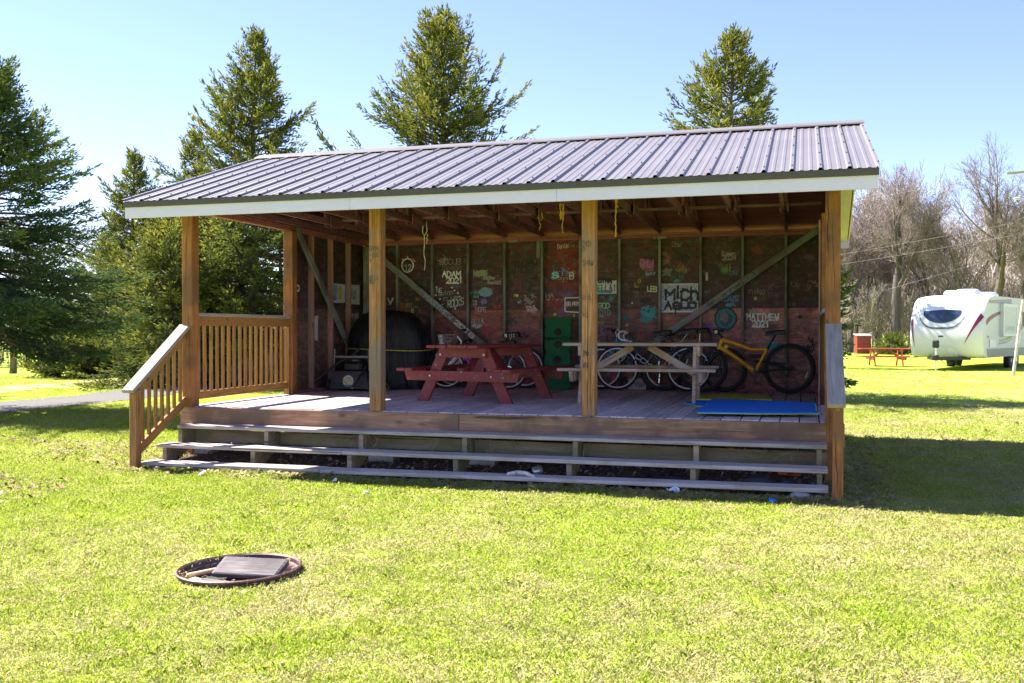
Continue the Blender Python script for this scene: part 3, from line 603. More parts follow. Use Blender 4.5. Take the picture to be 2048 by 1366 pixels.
blot(1600, 634, 5, 4, (.03,.03,.04), rough=.4); blot(1597, 650, 11, 11, (.28,.21,.2), hole=.93, rough=.06); blot(1110, 629, 3, 3, (.45,.45,.03)); blot(1148, 631, 2.5, 3, (.5,.4,.05)); blot(1120, 631, 5, 4, (.12,.1,.2)); blot(1425, 705, 4, 7, (.2,.05,.07), rough=.4)
rs = random.Random(99)                                  # faded strokes all over the boards
pal = [(.3,.2,.2),(.1,.1,.14),(.03,.025,.03),(.25,.05,.06),(.08,.16,.2),(.3,.2,.06),(.18,.08,.2),(.36,.3,.3),(.06,.12,.06),(.32,.14,.1)]
for i in range(54):
    k = i % 12; x0 = [735,792,861,932,1005,1081,1158,1236,1315,1399,1483,1568][k]; splat(x0+rs.uniform(16,60), rs.uniform(500,770) if i % 3 else rs.uniform(640,770), rs.uniform(6,16), rs.uniform(4,14), rs.choice(pal), 200+i, rs.randint(8,22))
# writing along the braces
def on_brace(text, br, s0, s1, hgt, c, wt, flip=False):
    Mw = br.matrix_basis; x = Mw.to_3x3() @ Vector((1,0,0)); z = Mw.to_3x3() @ Vector((0,0,1)); y = z.cross(x)
    L = max(v.co.x for v in br.data.vertices)*2; o = Mw.translation + x*(s0-.5)*L + z*.0185 - y*hgt/2
    return lettering(text, o, x, y, (s1-s0)*L, hgt, c, bwall, wt, jit=.02)
on_brace('Brianna', brR, .36, .535, .05, (.02,.02,.025), .011); on_brace('LATO', brR, .08, .16, .045, (.2,.07,.09), .009); on_brace('HAILEE', brR, .24, .345, .06, (.42,.12,.32), .014); on_brace('ELI91', brR, .54, .64, .055, (.03,.03,.04), .012); on_brace('hooper', brR, .66, .74, .05, (.26,.08,.13), .01)
on_brace('MATTHEW', brL, .42, .66, .065, (.42,.47,.58), .016); on_brace('2018', brL, .69, .85, .065, (.6,.55,.64), .02)
for (tx, x0, x1, yy) in (('Allie', 975, 990, 482), ('Noah', 1018, 1034, 482), ('E Emmie', 1308, 1332, 475)):
    a = at(x0, yy+2.5, YF-.006); b = at(x1, yy+2.5, YF-.006); lettering(tx, a, (1,0,0), (0,0,1), b.x-a.x, .04, (.5,.42,.4), bwall, .008)
# pencil and pen marks on the posts
for i, (tx, h, wd) in enumerate((('SARA', 1.76, .11), ('+ LUKE', 1.69, .12), ('v', 1.64, .04), ('KB EJ', 1.44, .1), ('mu', 1.4, .06))): lettering(tx, (.07+SP-.065, -.003, h), (1,0,0), (0,0,1), wd, .05, (.09,.06,.04), pav, .008, 'carved_lettering')
for i, (tx, h, wd) in enumerate((('DID', 1.75, .08), ('o', 1.7, .02), ('SHAW', 1.55, .11), ('d A', 1.2, .08), ('iMu', .62, .06), ('WN', .5, .05), ('k', 1.02, .04))): lettering(tx, (.07+2*SP-.055, -.003, h), (1,0,0), (0,0,1), wd, .055, (.08,.055,.04), pav, .008, 'carved_lettering')
# papers pinned to the left wall
def paper(y0, y1, z0, z1, cols, seed, torn=.01):
    rr = random.Random(seed); x = .004; m = MB()
    pts = [(y0,z0),((y0+y1)/2,z0+rr.uniform(-torn,torn)),(y1,z0+rr.uniform(-torn,torn)),(y1,z1),((y0+y1)/2,z1+rr.uniform(-torn,torn)),(y0,z1)]
    n = len(pts); m.v = [(x,a,b) for a,b in pts]+[(x+.003+rr.uniform(0,.006),a,b) for a,b in pts]; m.f = [[n+i for i in range(n)], list(range(n))[::-1]]+[[i,(i+1)%n,n+(i+1)%n,n+i] for i in range(n)]; m.mi = [0]*len(m.f)
    o = m.build('poster', paint((.55,.55,.6)), lwall)
    for c, a, b, d, e in cols:
        MB().box((x+.012, y0+(y1-y0)*(a+b)/2, z0+(z1-z0)*(d+e)/2), (.001, (y1-y0)*(b-a), (z1-z0)*(e-d)), ch=0).build('printed_patch', paint(c), o)
paper(3.72, 4.22, 1.33, 1.62, [((.15,.4,.6),.05,.45,.45,.95), ((.25,.2,.5),.08,.4,.1,.4), ((.5,.42,.08),.55,.75,.2,.85)], 1); paper(4.32, 4.75, 1.31, 1.64, [((.35,.35,.5),.2,.7,.3,.7), ((.04,.04,.05),.45,.55,.25,.4)], 2); paper(4.33, 4.72, .75, 1.18, [((.4,.4,.28),.1,.6,.55,.85), ((.25,.22,.42),.1,.8,.1,.45)], 3, .06); paper(3.1, 3.32, .8, 1.12, [], 4, .08)
a_ = at(601, 575, 2.75); MB().lathe((.004, 2.72, 1.5), [(.055,0),(.05,.006),(.035,.008),(.03,.004)], 14, 'X').build('painted_ring', paint(WHT), lwall)
# ---------------------------------------------------------------- hanging cords
def cord(name, label, pts, c, extra=(), r=.006):
    t = thing(name, label, 'cord', pts[0], 0, 'cords hanging from the trusses'); o = Vector(pts[0])
    MB().tube([Vector(p)-o for p in pts], r, 6).build('strand', paint(c), t)
    for e in extra: MB().tube([Vector(p)-o for p in e], r*.85, 6).build('strand', paint(c), t)
    return t
def wig(x, y, z0, z1, n=8, a=.012, s=1): rr = random.Random(s); return [(x+rr.uniform(-a,a), y+rr.uniform(-a,a), z0+(z1-z0)*i/(n-1)) for i in range(n)]
Wc = (.6,.57,.52); Yc = (.62,.36,.06)
p = at(849, 462, 3.0); zt = HP+.09
cord('hanging_cord', 'frayed white cord knotted around a roof truss with long loose ends', [(p.x-.02,3,zt+.02),(p.x-.03,3,zt-.1),(p.x+.0,3,zt-.15),(p.x+.04,3,zt-.08),(p.x+.03,3,zt+.05)], Wc, (wig(p.x, 3, zt-.14, at(856,540,3).z+.0, s=3), wig(p.x+.035, 3, zt-.12, at(868,487,3).z, s=5)), .007)
p = at(1080, 440, 2.2); cord('hanging_cord', 'thin yellow cord with a small loop and knot, leftmost of three yellow cords', [(p.x+.02,2.2,zt+.02),(p.x+.035,2.2,p.z+.02),(p.x,2.2,p.z-.01),(p.x-.03,2.2,p.z+.04)], Yc, (wig(p.x, 2.2, p.z, at(1083,461,2.2).z, s=8),), .006)
p = at(1124, 425, 1.3); cord('hanging_cord', 'bunched orange yellow cord tied behind the fascia left of the inner post', wig(p.x-.02, 1.3, zt, at(1121,440,1.3).z, s=9, a=.008), Yc, (wig(p.x+.01, 1.3, zt, at(1126,466,1.3).z, s=11, a=.01), wig(p.x+.02, 1.3, zt, at(1128,441,1.3).z, s=12, a=.01), wig(p.x-.01, 1.3, zt, at(1123,436,1.3).z, s=13)), .0075)
p = at(1231, 425, 1.1); cord('hanging_cord', 'straight orange yellow cord hanging right of the inner post', wig(p.x, 1.1, zt, at(1231,474,1.1).z, s=15, n=12, a=.006), Yc, (wig(p.x+.02, 1.1, zt, zt-.1, s=16),), .008)
# ---------------------------------------------------------------- picnic tables
RED = painted('worn_red_paint', (.24,.022,.028), (.36,.22,.21), .615, scale=17)
GREYW = wood('weathered_table', (.22,.155,.13), (.46,.34,.295), (.6,.49,.44), fine=42, vary=.25, stain=(.36,.24,.15))
ORED = painted('orange_red_stain', (.42,.07,.03), (.35,.15,.1), .75)
TANW = wood('tan_table', (.2,.13,.08), (.36,.26,.17), None, fine=18)
M['bolt'] = plain('galvanised_bolt', (.6,.58,.55), .35, .6)
def picnic_table(name, label, loc, rz, m, L=1.85, top=.745, seat=.43, fx=.6, nplank=5, pw=.142, leg=.14, splay=.36, footx=.64, vbr=True, group=None, sw=.24, bolts=False):
    t = thing(name, label, 'picnic table', loc, rz, group); hw = nplank*pw/2
    for i in range(nplank):
        y = -hw+pw*(i+.5); d = rnd.uniform(-.012,.012); board('table_plank', (-L/2+d, y, top-.019), (L/2+d, y, top-.019), pw-.006, .038, m, t, ch=.005)
    yb = footx+.1
    for s in (-1,1):
        nb_ = 2 if sw > .2 else 1
        for i in range(nb_): 
            y = s*(yb-.02)+(i-.5)*(sw/nb_)*(nb_ > 1); board('bench_plank', (-L/2+.0, y, seat-.019), (L/2, y, seat-.019), sw/nb_-.006, .038, m, t, ch=.005)
    for e in (-1,1):
        x = e*fx
        board('top_cleat', (x, -hw+.02, top-.038-.06), (x, hw-.02, top-.038-.06), .04, .12, m, t)
        bo = MB(); pr = [(-yb-.08,-.06),(yb+.08,-.06),(yb+.12,.06),(-yb-.12,.06)] if bolts else [(-yb-.02,-.06),(yb+.02,-.06),(yb+.1,.06),(-yb-.1,.06)]
        bo.extrude([(a, b+seat-.1) for a, b in pr], .04, Matrix(((0,0,1,x+(.041 if e < 0 else -.081)-.0),(1,0,0,0),(0,1,0,0),(0,0,0,1))) @ Matrix.Translation((0,0,-.02+.02*e)) if False else Matrix(((0,0,e,x+e*.021),(1,0,0,0),(0,1,0,0),(0,0,0,1)))).build('seat_bearer', m, t)
        for s in (-1,1):
            a = Vector((x, s*(footx-splay), top-.04)); b = Vector((x, s*footx, .0)); dr = (b-a).normalized(); w_ = leg/2/max(.4, abs(dr.z))
            lg = MB(); prf = [(a.y-w_, a.z), (a.y+w_, a.z), (b.y+w_, .0), (b.y-w_, .0)]; lg.extrude(prf, .04, Matrix(((0,0,1,x-.02-e*.0405),(1,0,0,0),(0,1,0,0),(0,0,0,1)))); lg.build('leg', m, t)
            if bolts:
                for (by, bz) in ((a.y+(b.y-a.y)*.12, top-.12), (a.y+(b.y-a.y)*.5, seat-.1)):
                    MB().lathe((x+e*.066 if bz < .5 else x+e*.021, by, bz), [(0,.008*e),(.012,.006*e),(.014,0)], 8, 'X').build('bolt_head', M['bolt'], t)
        if vbr: board('brace', (x-e*.02, 0, seat-.1), (e*.1, 0, top-.05), .085, .038, m, t, (0,1,0))
    return t
picnic_table('picnic_table', 'red painted picnic table with chipped paint on the deck', (3.07, 2.08, 0), math.radians(79), RED, L=1.75, top=.71, seat=.425, fx=.6, nplank=5, footx=.6, bolts=True, splay=.33)
picnic_table('picnic_table', 'weathered grey picnic table on the deck in front of the bicycles', (5.03, 2.3, 0), math.radians(3), GREYW, L=1.87, top=.735, seat=.435, fx=.72, nplank=5, footx=.55, leg=.1, sw=.14, splay=.3)
# ---------------------------------------------------------------- bicycles
RUB = plain('tyre_rubber', (.018,.018,.02), .75, var=.2); CHR = plain('chrome', (.6,.6,.62), .22, .9); BLKP = plain('black_plastic', (.016,.016,.018), .45); SIL = plain('silver_rim', (.55,.56,.6), .35, .3); SPK = plain('spoke_steel', (.28,.28,.3), .35, .7); WHP = plain('white_tape', (.72,.7,.72), .5)
ORG = plain('orange_reflector', (.9,.2,.01), .3); REFL = plain('white_reflector', (.85,.85,.85), .2)
def bicycle(name, label, rear, front, R, spec, lean=.06):
    """rear/front: ground contact points of the wheels"""
    rear = Vector(rear); front = Vector(front); d = front-rear; wb = d.length; rz = math.atan2(d.y, d.x)
    t = thing(name, label, 'bicycle', rear, 0, 'bicycles parked along the back wall'); t.matrix_basis = Matrix.Translation(rear) @ Matrix.Rotation(rz, 4, 'Z') @ Matrix.Rotation(lean, 4, 'X')
    fc = spec['frame']; tr = spec.get('tyre', .022); bbx = spec.get('bb', .44); hz = spec.get('head', .74); sx = spec.get('seatx', .2); sz = spec.get('seatz', .62); sd = spec.get('saddle', .9); rk = spec.get('rake', .22)
    ft = spec.get('tube', .018); bb = Vector((bbx, 0, R-.05)); ra = Vector((0,0,R)); fa = Vector((wb,0,R)); ht = Vector((wb-rk-.02, 0, hz+.07)); hb = Vector((wb-rk+.03, 0, hz-.07)); st = Vector((sx, 0, sz))
    for wx, nm in ((0,'rear'),(wb,'front')):
        tyre = MB().ring((wx,0,R), R-tr, tr, 'Y', 40, 8).build('wheel', RUB, t, smooth=True)
        MB().ring((wx,0,R), R-tr*2-.008, .012, 'Y', 40, 5).build('rim', spec.get('rim', SIL), tyre, smooth=True)
        sp = MB()
        for k in range(spec.get('spokes', 28)):
            a = 2*math.pi*k/spec.get('spokes', 28); s = (1 if k % 2 else -1); a2 = a+s*.5
            sp.tube([(wx+.02*math.cos(a2), s*.028, R+.02*math.sin(a2)), (wx+(R-.05)*math.cos(a), 0, R+(R-.05)*math.sin(a))], .0013, 3, cap=False)
        tag(sp.build('spokes', SPK, tyre), kind='stuff'); MB().lathe((wx,-.05,R), [(0,0),(.012,0),(.014,.02),(.028,.024),(.028,.03),(.015,.034),(.015,.066),(.028,.07),(.028,.076),(.014,.08),(.012,.1),(0,.1)], 12, 'Y').build('hub', BLKP, tyre)
        if spec.get('refl'):
            a = spec['refl'][0 if nm == 'rear' else 1]; c = Vector((wx+(R-.11)*math.cos(a), -.012, R+(R-.11)*math.sin(a))); tv = Vector((-math.sin(a),0,math.cos(a)))*.045; MB().beam(c-tv, c+tv, .012, .026, (0,1,0)).build('spoke_reflector', spec.get('reflm', REFL), tyre)
    MB().tube([st, bb], ft, 10).build('seat_tube', fc, t, smooth=True)
    if spec.get('curve'): MB().tube([ht, ht.lerp(st,.3)+Vector((0,0,-.015)), ht.lerp(st,.65)+Vector((0,0,-.05)), st], [ft*1.25,ft*1.1,ft*.95,ft], 10).build('top_tube', fc, t, smooth=True); MB().tube([hb+Vector((-.01,0,.04)), hb.lerp(bb,.3)+Vector((-.02,0,.03)), bb], [ft*1.35,ft*1.35,ft*1.2], 10).build('down_tube', spec.get('down', fc), t, smooth=True)
    elif spec.get('step'): MB().tube([hb+Vector((0,0,.06)), hb.lerp(bb,.45)+Vector((0,0,.05)), bb.lerp(st,.35)], ft, 8).build('top_tube', fc, t, smooth=True); MB().tube([hb, bb], ft, 8).build('down_tube', fc, t, smooth=True)
    else: MB().tube([ht-Vector((0,0,.03)), st], ft*.9, 8).build('top_tube', spec.get('topm', fc), t, smooth=True); MB().tube([hb, bb], ft*1.15, 8).build('down_tube', spec.get('down', fc), t, smooth=True)
    MB().tube([ht, hb], ft*1.2, 10).build('head_tube', fc, t, smooth=True)
    ry = .05
    for s in (-1,1):
        MB().tube([bb+Vector((0,s*.03,0)), bb.lerp(ra,.3)+Vector((0,s*ry,0)), ra+Vector((0,s*(ry+.01),0))], ft*.6, 6).build('chain_stay', spec.get('rearm', fc), t)
        MB().tube([st+Vector((0,s*.02,-.05 if not spec.get('curve') else -.2)), ra+Vector((0,s*(ry+.01),0))], ft*.5, 6).build('seat_stay', spec.get('rearm', fc), t)
        fk = hb+Vector((.01,0,-.06)); MB().tube([fk+Vector((0,s*.05,.01)), fk.lerp(fa,.5)+Vector((.0,s*.055,0)), fa+Vector((0,s*.055,0))], [.018,.015,.011] if not spec.get('susp') else [.022,.024,.02], 8).build('fork_leg', spec.get('fork', fc), t, smooth=True)
    MB().beam(hb+Vector((.01,-.06,-.05)), hb+Vector((.01,.06,-.05)), .04, .03).build('fork_crown', spec.get('fork', fc), t)
    sa = (st-bb).normalized(); sp_ = st+sa*(sd-sz)/sa.z; MB().tube([st-sa*.05, sp_-Vector((0,0,.03))], .014, 8).build('seat_post', spec.get('post', CHR), t, smooth=True)
    sv = MB(); pr = [(-.13,.075,.0),(-.12,.085,.02),(-.05,.07,.015),(.03,.035,.005),(.1,.022,.0),(.145,.015,-.012)]
    vv = []
    for (x, w_, z) in pr:
        for (a, b) in ((-w_*.9,-.055),(-w_,-.008),(-w_*.5,.014),(0,.012),(w_*.5,.014),(w_,-.008),(w_*.9,-.055)): vv.append((sp_.x+x, a, sp_.z+z+b))
    n = 7; sv.add(vv, [[i*n+j, i*n+j+1, (i+1)*n+j+1, (i+1)*n+j] for i in range(len(pr)-1) for j in range(n-1)]+[[j for j in range(n)], [(len(pr)-1)*n+j for j in range(n)][::-1]]+[[i*n, (i+1)*n, (i+1)*n+6, i*n+6] for i in range(len(pr)-1)]); sv.build('saddle', BLKP, t, smooth=True)
    stm = ht+Vector((-.0,0,.04)); h0 = stm+Vector((spec.get('reach', .07), 0, spec.get('rise', .07)))
    MB().tube([ht, stm, h0], .014, 8).build('stem', spec.get('stemm', BLKP), t, smooth=True)
    if spec.get('bar') == 'drop':
        for s in (-1,1):
            c = [(0,.0,0),(0,s*.17,0),(.03,s*.2,0),(.085,s*.21,-.005),(.11,s*.215,-.05),(.09,s*.22,-.105),(.04,s*.22,-.13),(-.03,s*.22,-.135)]
            MB().tube([h0+Vector(q) for q in c], .015, 8).build('drop_bar', spec['barm'], t, smooth=True)
            lv = h0+Vector((.1, s*.215, .01)); MB().tube([lv, lv+Vector((.03,0,.05)), lv+Vector((.05,0,-.03)), lv+Vector((.03,0,-.1))], [.014,.012,.007,.005], 6).build('brake_lever', CHR, t)
    else:
        bwid = spec.get('barw', .3); rs = spec.get('barrise', .03); MB().tube([h0+Vector((-.03,-bwid,rs)), h0+Vector((-.01,-bwid*.55,rs)), h0+Vector((0,-.06,0)), h0+Vector((0,.06,0)), h0+Vector((-.01,bwid*.55,rs)), h0+Vector((-.03,bwid,rs))], .012, 8).build('handlebar', spec.get('barm', BLKP), t, smooth=True)
        for s in (-1,1):
            MB().tube([h0+Vector((-.016,s*bwid*.66,rs)), h0+Vector((-.035,s*(bwid+.01),rs))], .017, 8).build('grip', BLKP, t); MB().tube([h0+Vector((.01,s*bwid*.6,rs)), h0+Vector((.05,s*bwid*.72,rs-.02)), h0+Vector((.04,s*bwid*.95,rs-.03))], [.012,.007,.005], 6).build('brake_lever', BLKP, t)
            pts = [h0+Vector((.03,s*bwid*.5,rs)), h0+Vector((.12,s*.1,rs+.02)), hb+Vector((.09,s*.02,.05)), hb.lerp(fa,.4)]
            if spec.get('cables', True): MB().tube(pts, .0035, 5).build('cable', BLKP, t)
    MB().ring(bb+Vector((0,-.045,0)), spec.get('ring', .085), .006, 'Y', 24, 4).build('chainring', spec.get('ringm', BLKP), t)
    MB().lathe(bb+Vector((0,-.07,0)), [(0,0),(.03,0),(.03,.14),(0,.14)], 12, 'Y').build('bottom_bracket', BLKP, t)
    ca = spec.get('crank', -1.5)
    for s in (-1,1):
        cv = Vector((math.cos(ca)*s, 0, math.sin(ca)*s))*.17*-1 if s > 0 else Vector((math.cos(ca),0,math.sin(ca)))*.17
        e = bb+Vector((0,s*.075,0))+cv; MB().beam(bb+Vector((0,s*.075,0)), e, .018, .026, (0,1,0)).build('crank_arm', BLKP if not spec.get('crm') else spec['crm'], t); MB().box(e+Vector((0,s*.06,0)), (.09,.09,.022)).build('pedal', BLKP, t)
    MB().tube([bb+Vector((0,-.045,.085)), ra+Vector((0,-.045,.04))], .004, 4).build('chain', BLKP, t); MB().tube([bb+Vector((0,-.045,-.085)), ra+Vector((.03,-.045,-.09)), ra+Vector((0,-.045,-.04))], .004, 4).build('chain', BLKP, t)
    MB().lathe(ra+Vector((0,-.06,0)), [(.0,0),(.035,0),(.05,.02),(.05,.024),(0,.024)], 14, 'Y').build('cassette', CHR if not spec.get('curve') else BLKP, t); MB().tube([ra+Vector((0,-.06,-.02)), ra+Vector((.02,-.06,-.07)), ra+Vector((.05,-.06,-.12))], [.014,.012,.016], 6).build('derailleur', BLKP, t)
    def deco(text, a, b, s0, s1, h, c, side=-1, off=.024):
        a, b = Vector(a), Vector(b); x = (b-a).normalized(); fl = side*x.x
        if fl > 0: pass
        o0 = a.lerp(b, s0); o1 = a.lerp(b, s1); xx = (o1-o0).normalized(); yy = Vector((0,side,0)).cross(xx); 
        lettering(text, o0+Vector((0,side*off,0))-yy*h/2, xx, yy, (o1-o0).length, h, c, t, h*.2, 'frame_lettering', .01)
    t['dims'] = 0; del t['dims']
    return t, dict(bb=bb, hb=hb, ht=ht, st=st, fa=fa, ra=ra, h0=h0, sp=sp_, deco=deco)
YEL = plain('yellow_bike_paint', (.8,.36,.004), .3, var=.05); PNK = plain('pink_bike_paint', (.5,.07,.42), .35); TEAL = plain('teal_bike_paint', (.02,.2,.3), .35); BKF = plain('black_bike_paint', (.015,.015,.02), .3); ORF = plain('orange_fork_paint', (.75,.13,.01), .35); ORW = plain('coral_tube_paint', (.75,.3,.2), .4); DKG = plain('dark_bike_paint', (.03,.03,.045), .35)
# bikes face left (towards -x)
YB1 = 4.42
b, k = bicycle('bicycle', 'yellow full suspension mountain bike with black wheels and saddle', (6.79, YB1, .0), (5.585, YB1, .0), .355, dict(frame=YEL, tyre=.028, rim=BLKP, rearm=BLKP, bb=.47, head=.69, seatx=.31, seatz=.625, saddle=.87, rake=.25, tube=.026, curve=True, fork=BLKP, susp=True, post=BLKP, barrise=.05, rise=.05, reach=.05, barw=.33, ring=.07, crank=-1.6, refl=(3.5,.35), spokes=32), .05)
MB().tube([k['st']+Vector((.08,0,-.1)), k['bb']+Vector((.07,0,.22))], [.02,.028], 10).build('rear_shock', BLKP, b); MB().ring(k['bb']+Vector((.09,0,.2)), .035, .009, 'Y', 14, 5).build('shock_spring', BLKP, b); MB().tube([k['bb']+Vector((.03,0,.15)), k['ra']+Vector((.06,0,.06))], .018, 8).build('swing_arm', BLKP, b)
k['deco']('MONGOOSE', k['hb'], k['bb'], .22, .78, .03, BLK, 1, .036); MB().beam(k['h0']+Vector((.03,0,.0)), k['h0']+Vector((.032,0,.05)), .02, .05, (1,0,0)).build('head_reflector', REFL, b); MB().box(k['ht']+Vector((-.06,.0,-.1)), (.05,.045,.05)).build('gusset', YEL, b)
Y2 = 4.52
p = at(1377, 738, Y2); q = at(1234, 738, Y2)
b, k = bicycle('bicycle', 'black road bike with white drop handlebars behind the grey table', (p.x, Y2, 0), (q.x, Y2, 0), .335, dict(frame=BKF, topm=ORW, bb=.43, head=.66, seatx=.17, seatz=.66, saddle=.895, bar='drop', barm=WHP, fork=BKF, rim=SIL, tyre=.018, rise=.1, reach=.08, crm=CHR, refl=(1.2,2.2), reflm=REFL), .05)
k['deco']('CCM', k['hb'], k['bb'], .22, .72, .06, WHT, 1, .03); k['deco']('CCM', k['hb'], k['fa'], .25, .6, .03, WHT, 1, .08)
Y3 = 4.6
p = at(1432, 740, Y3); q = at(1330, 740, Y3)
b, k = bicycle('bicycle', 'black bike with orange fork and tall black saddle, nearest the yellow bike', (p.x+.12, Y3, 0), (q.x-.05, Y3, 0), .325, dict(frame=DKG, bb=.38, head=.62, seatx=.36, seatz=.6, saddle=.9, fork=ORF, rim=BLKP, tyre=.025, susp=True, rake=.16, barrise=.02, refl=(1.2,5.3), reflm=ORG), -.06)
k['deco']('XCT', k['hb'], k['bb'], .3, .7, .05, WHT, 1, .03)
Y4 = 4.66
p = at(1330, 735, Y4); q = at(1203, 735, Y4)
b, k = bicycle('bicycle', 'teal blue bike closest to the wall behind the black road bike', (p.x, Y4, 0), (q.x, Y4, 0), .33, dict(frame=TEAL, bb=.42, head=.7, seatx=.2, seatz=.62, saddle=.87, fork=TEAL, rim=SIL, refl=(1.57,3.14), reflm=ORG, barrise=.04), .03)
Y5 = 4.2
p = at(1016, 738, Y5); q = at(892, 738, Y5)
b, k = bicycle('bicycle', 'pink and white bike with wire basket behind the red table', (p.x, Y5, 0), (q.x, Y5, 0), .31, dict(frame=PNK, step=True, bb=.4, head=.62, seatx=.2, seatz=.5, saddle=.72, rim=plain('cream_rim', (.62,.58,.48), .4), fork=plain('white_fork', (.7,.68,.7), .4), tyre=.017, barrise=.1, rise=.08, barm=CHR, stemm=WHP), .03)
bk = MB(); c0 = k['h0']+Vector((.15,0,-.1))
for zz in (0,.05,.1,.15):
    f_ = .8+.2*zz/.15; bk.tube([c0+Vector((sx_*.11*f_, sy_*.15*f_, zz-.03)) for sx_, sy_ in ((-1,-1),(1,-1),(1,1),(-1,1))], .0028, 4, closed=True)
for i in range(9):
    u = -1+2*i/8
    for a_, b_ in (((u,-1)),((u,1))) if False else (((u,-1)),((u,1))): bk.tube([c0+Vector((a_*.088, b_*.12, -.03)), c0+Vector((a_*.11, b_*.15, .12))], .002, 3)
    bk.tube([c0+Vector((.088, u*.12, -.03)), c0+Vector((.11, u*.15, .12))], .002, 3); bk.tube([c0+Vector((-.088, u*.12, -.03)), c0+Vector((.088, u*.12, -.03))], .002, 3)
bk.build('wire_basket', CHR, b)
Y6 = 4.6
p = at(1050, 738, Y6); q = at(905, 738, Y6)
b, k = bicycle('bicycle', 'dark bike with black saddle leaning on the wall beyond the pink bike', (p.x, Y6, 0), (q.x, Y6, 0), .32, dict(frame=DKG, bb=.4, seatx=.3, seatz=.6, saddle=.84, fork=WHP, rim=WHP, tyre=.022, head=.58, rise=.03), .04)
k['deco']('M III', k['sp']+Vector((.1,0,-.03)), k['sp']+Vector((-.12,0,-.03)), .1, .8, .05, WHT, 1, .09)
# ---------------------------------------------------------------- green foam board with three holes
def foam():
    t = NT('green_foam'); v = t.coord('Object', (1,1,1)); wv = t.noise(t.coord('Object', (.5,1,40)), 2, 3); n = t.noise(v, 6, 4)
    t.base(t.mix(t.ramp(n, [(.4, (0,0,0)), (.7, (.6,.6,.6))]), (.005,.105,.035), (.012,.15,.055))); t.bump(wv, .3, .004); t.set(Roughness=.8); return t.m
g = MB(); Wd, Ht, Tk = .4, 1.13, .045; holes = [(.0, .93-.03), (.0, .70), (.0, .46)]; N = 20; ys = [0]+[h[1]+o_ for h in holes[::-1] for o_ in (-.12,.12)]+[Ht]; hr = .058
def gv(x, z, f): g.v.append((x, -Tk/2 if f == 0 else Tk/2, z)); return len(g.v)-1
def bothq(pts):
    a = [gv(x, z, 0) for x, z in pts]; c = [gv(x, z, 1) for x, z in pts]; g.f.append(a); g.f.append(c[::-1]); g.mi += [0,0]; return a, c
for i in range(len(ys)-1):
    z0, z1 = ys[i], ys[i+1]; hz_ = [h for h in holes if z0 < h[1] < z1]
    if not hz_: bothq([(-Wd/2,z0),(Wd/2,z0),(Wd/2,z1),(-Wd/2,z1)]) if z1-z0 > 1e-4 else None
    else:
        cz = hz_[0][1]
        for j in range(N):
            a0, a1 = 2*math.pi*j/N, 2*math.pi*(j+1)/N
            def edge(a):
                c, s = math.cos(a), math.sin(a); k_ = min((Wd/2)/abs(c) if abs(c) > 1e-6 else 9, ((z1-z0)/2)/abs(s) if abs(s) > 1e-6 else 9); return (c*k_, cz+s*k_)
            pp = [(hr*math.cos(a0), cz+hr*math.sin(a0)), edge(a0), edge(a1), (hr*math.cos(a1), cz+hr*math.sin(a1))]; A, Cc = bothq(pp); g.f.append([A[0], A[3], Cc[3], Cc[0]]); g.mi.append(0)
        # corners
        ca = math.atan2((z1-z0)/2, Wd/2)
for (x0, z0, x1, z1) in ((-Wd/2,0,Wd/2,0),(Wd/2,0,Wd/2,Ht),(Wd/2,Ht,-Wd/2,Ht),(-Wd/2,Ht,-Wd/2,0)):
    a = [gv(x0,z0,0), gv(x1,z1,0), gv(x1,z1,1), gv(x0,z0,1)]; g.f.append(a); g.mi.append(0)
fb = g.build('foam_board', foam()); fb.matrix_basis = Matrix.Translation((3.42, 4.44, .0)) @ Matrix.Rotation(.02, 4, 'Z') @ Matrix.Rotation(-.28, 4, 'X') @ Matrix.Rotation(-.045, 4, 'Y')
tag(fb, 'tall green foam board with three round holes leaning on the back wall', 'foam board')
# ---------------------------------------------------------------- covered machine with black tarp
def tarp_mat():
    t = NT('black_tarp'); v = t.coord('Object'); n = t.noise(t.coord('Object', (3,3,.8)), 3, 5, .6, .5); t.base(t.ramp(n, [(.3, (.003,.003,.005)), (.7, (.009,.009,.013))])); t.bump(n, .9, .05); t.set(Roughness=.5); t.b.inputs['Specular IOR Level'].default_value = .35; return t.m
tt = thing('covered_grill', 'tall rounded machine hidden under a black tarp tied with yellow rope', 'covered grill', (.82, 4.15, 0))
NU, NVv = 72, 30; uu, vv = np.meshgrid(np.linspace(0, 2*np.pi, NU, endpoint=False), np.linspace(0, 1, NVv)); 
wz = 1.2*vv**.9; half = np.interp(vv, [0,.3,.5,.7,.85,.94,.985,1], [.69,.66,.64,.58,.49,.4,.27,.02])
half *= np.where(np.abs(vv-.5) < .06, .97, 1)
fold = 1+.07*np.sin(uu*2+1.1)*(vv > .0)*(1-.5*vv)+.05*np.sin(uu*3+vv*4)+(.03*np.sin(uu*9+vv*2)+.016*np.sin(uu*17+vv*5)+.02*np.sin(uu*5-vv*3))*(1-vv)**.6
dpt = .42/.68; ex = np.sign(np.cos(uu))*np.abs(np.cos(uu))**.75; ey = np.sign(np.sin(uu))*np.abs(np.sin(uu))**.75
V = np.stack([half*fold*ex, half*fold*ey*dpt, wz+.0*uu+.012*np.sin(uu*4)*(vv > .5)], -1).reshape(-1, 3); V[:,2] = np.maximum(V[:,2], .004)
I = np.arange(NU*NVv).reshape(NVv, NU); F = np.stack([I[:-1], np.roll(I[:-1], -1, 1), np.roll(I[1:], -1, 1), I[1:]], -1).reshape(-1, 4)
obj('tarp', np_mesh('tarp', V, F, tarp_mat(), True), tt)
yr = paint((.5,.45,.05)); ring_ = []
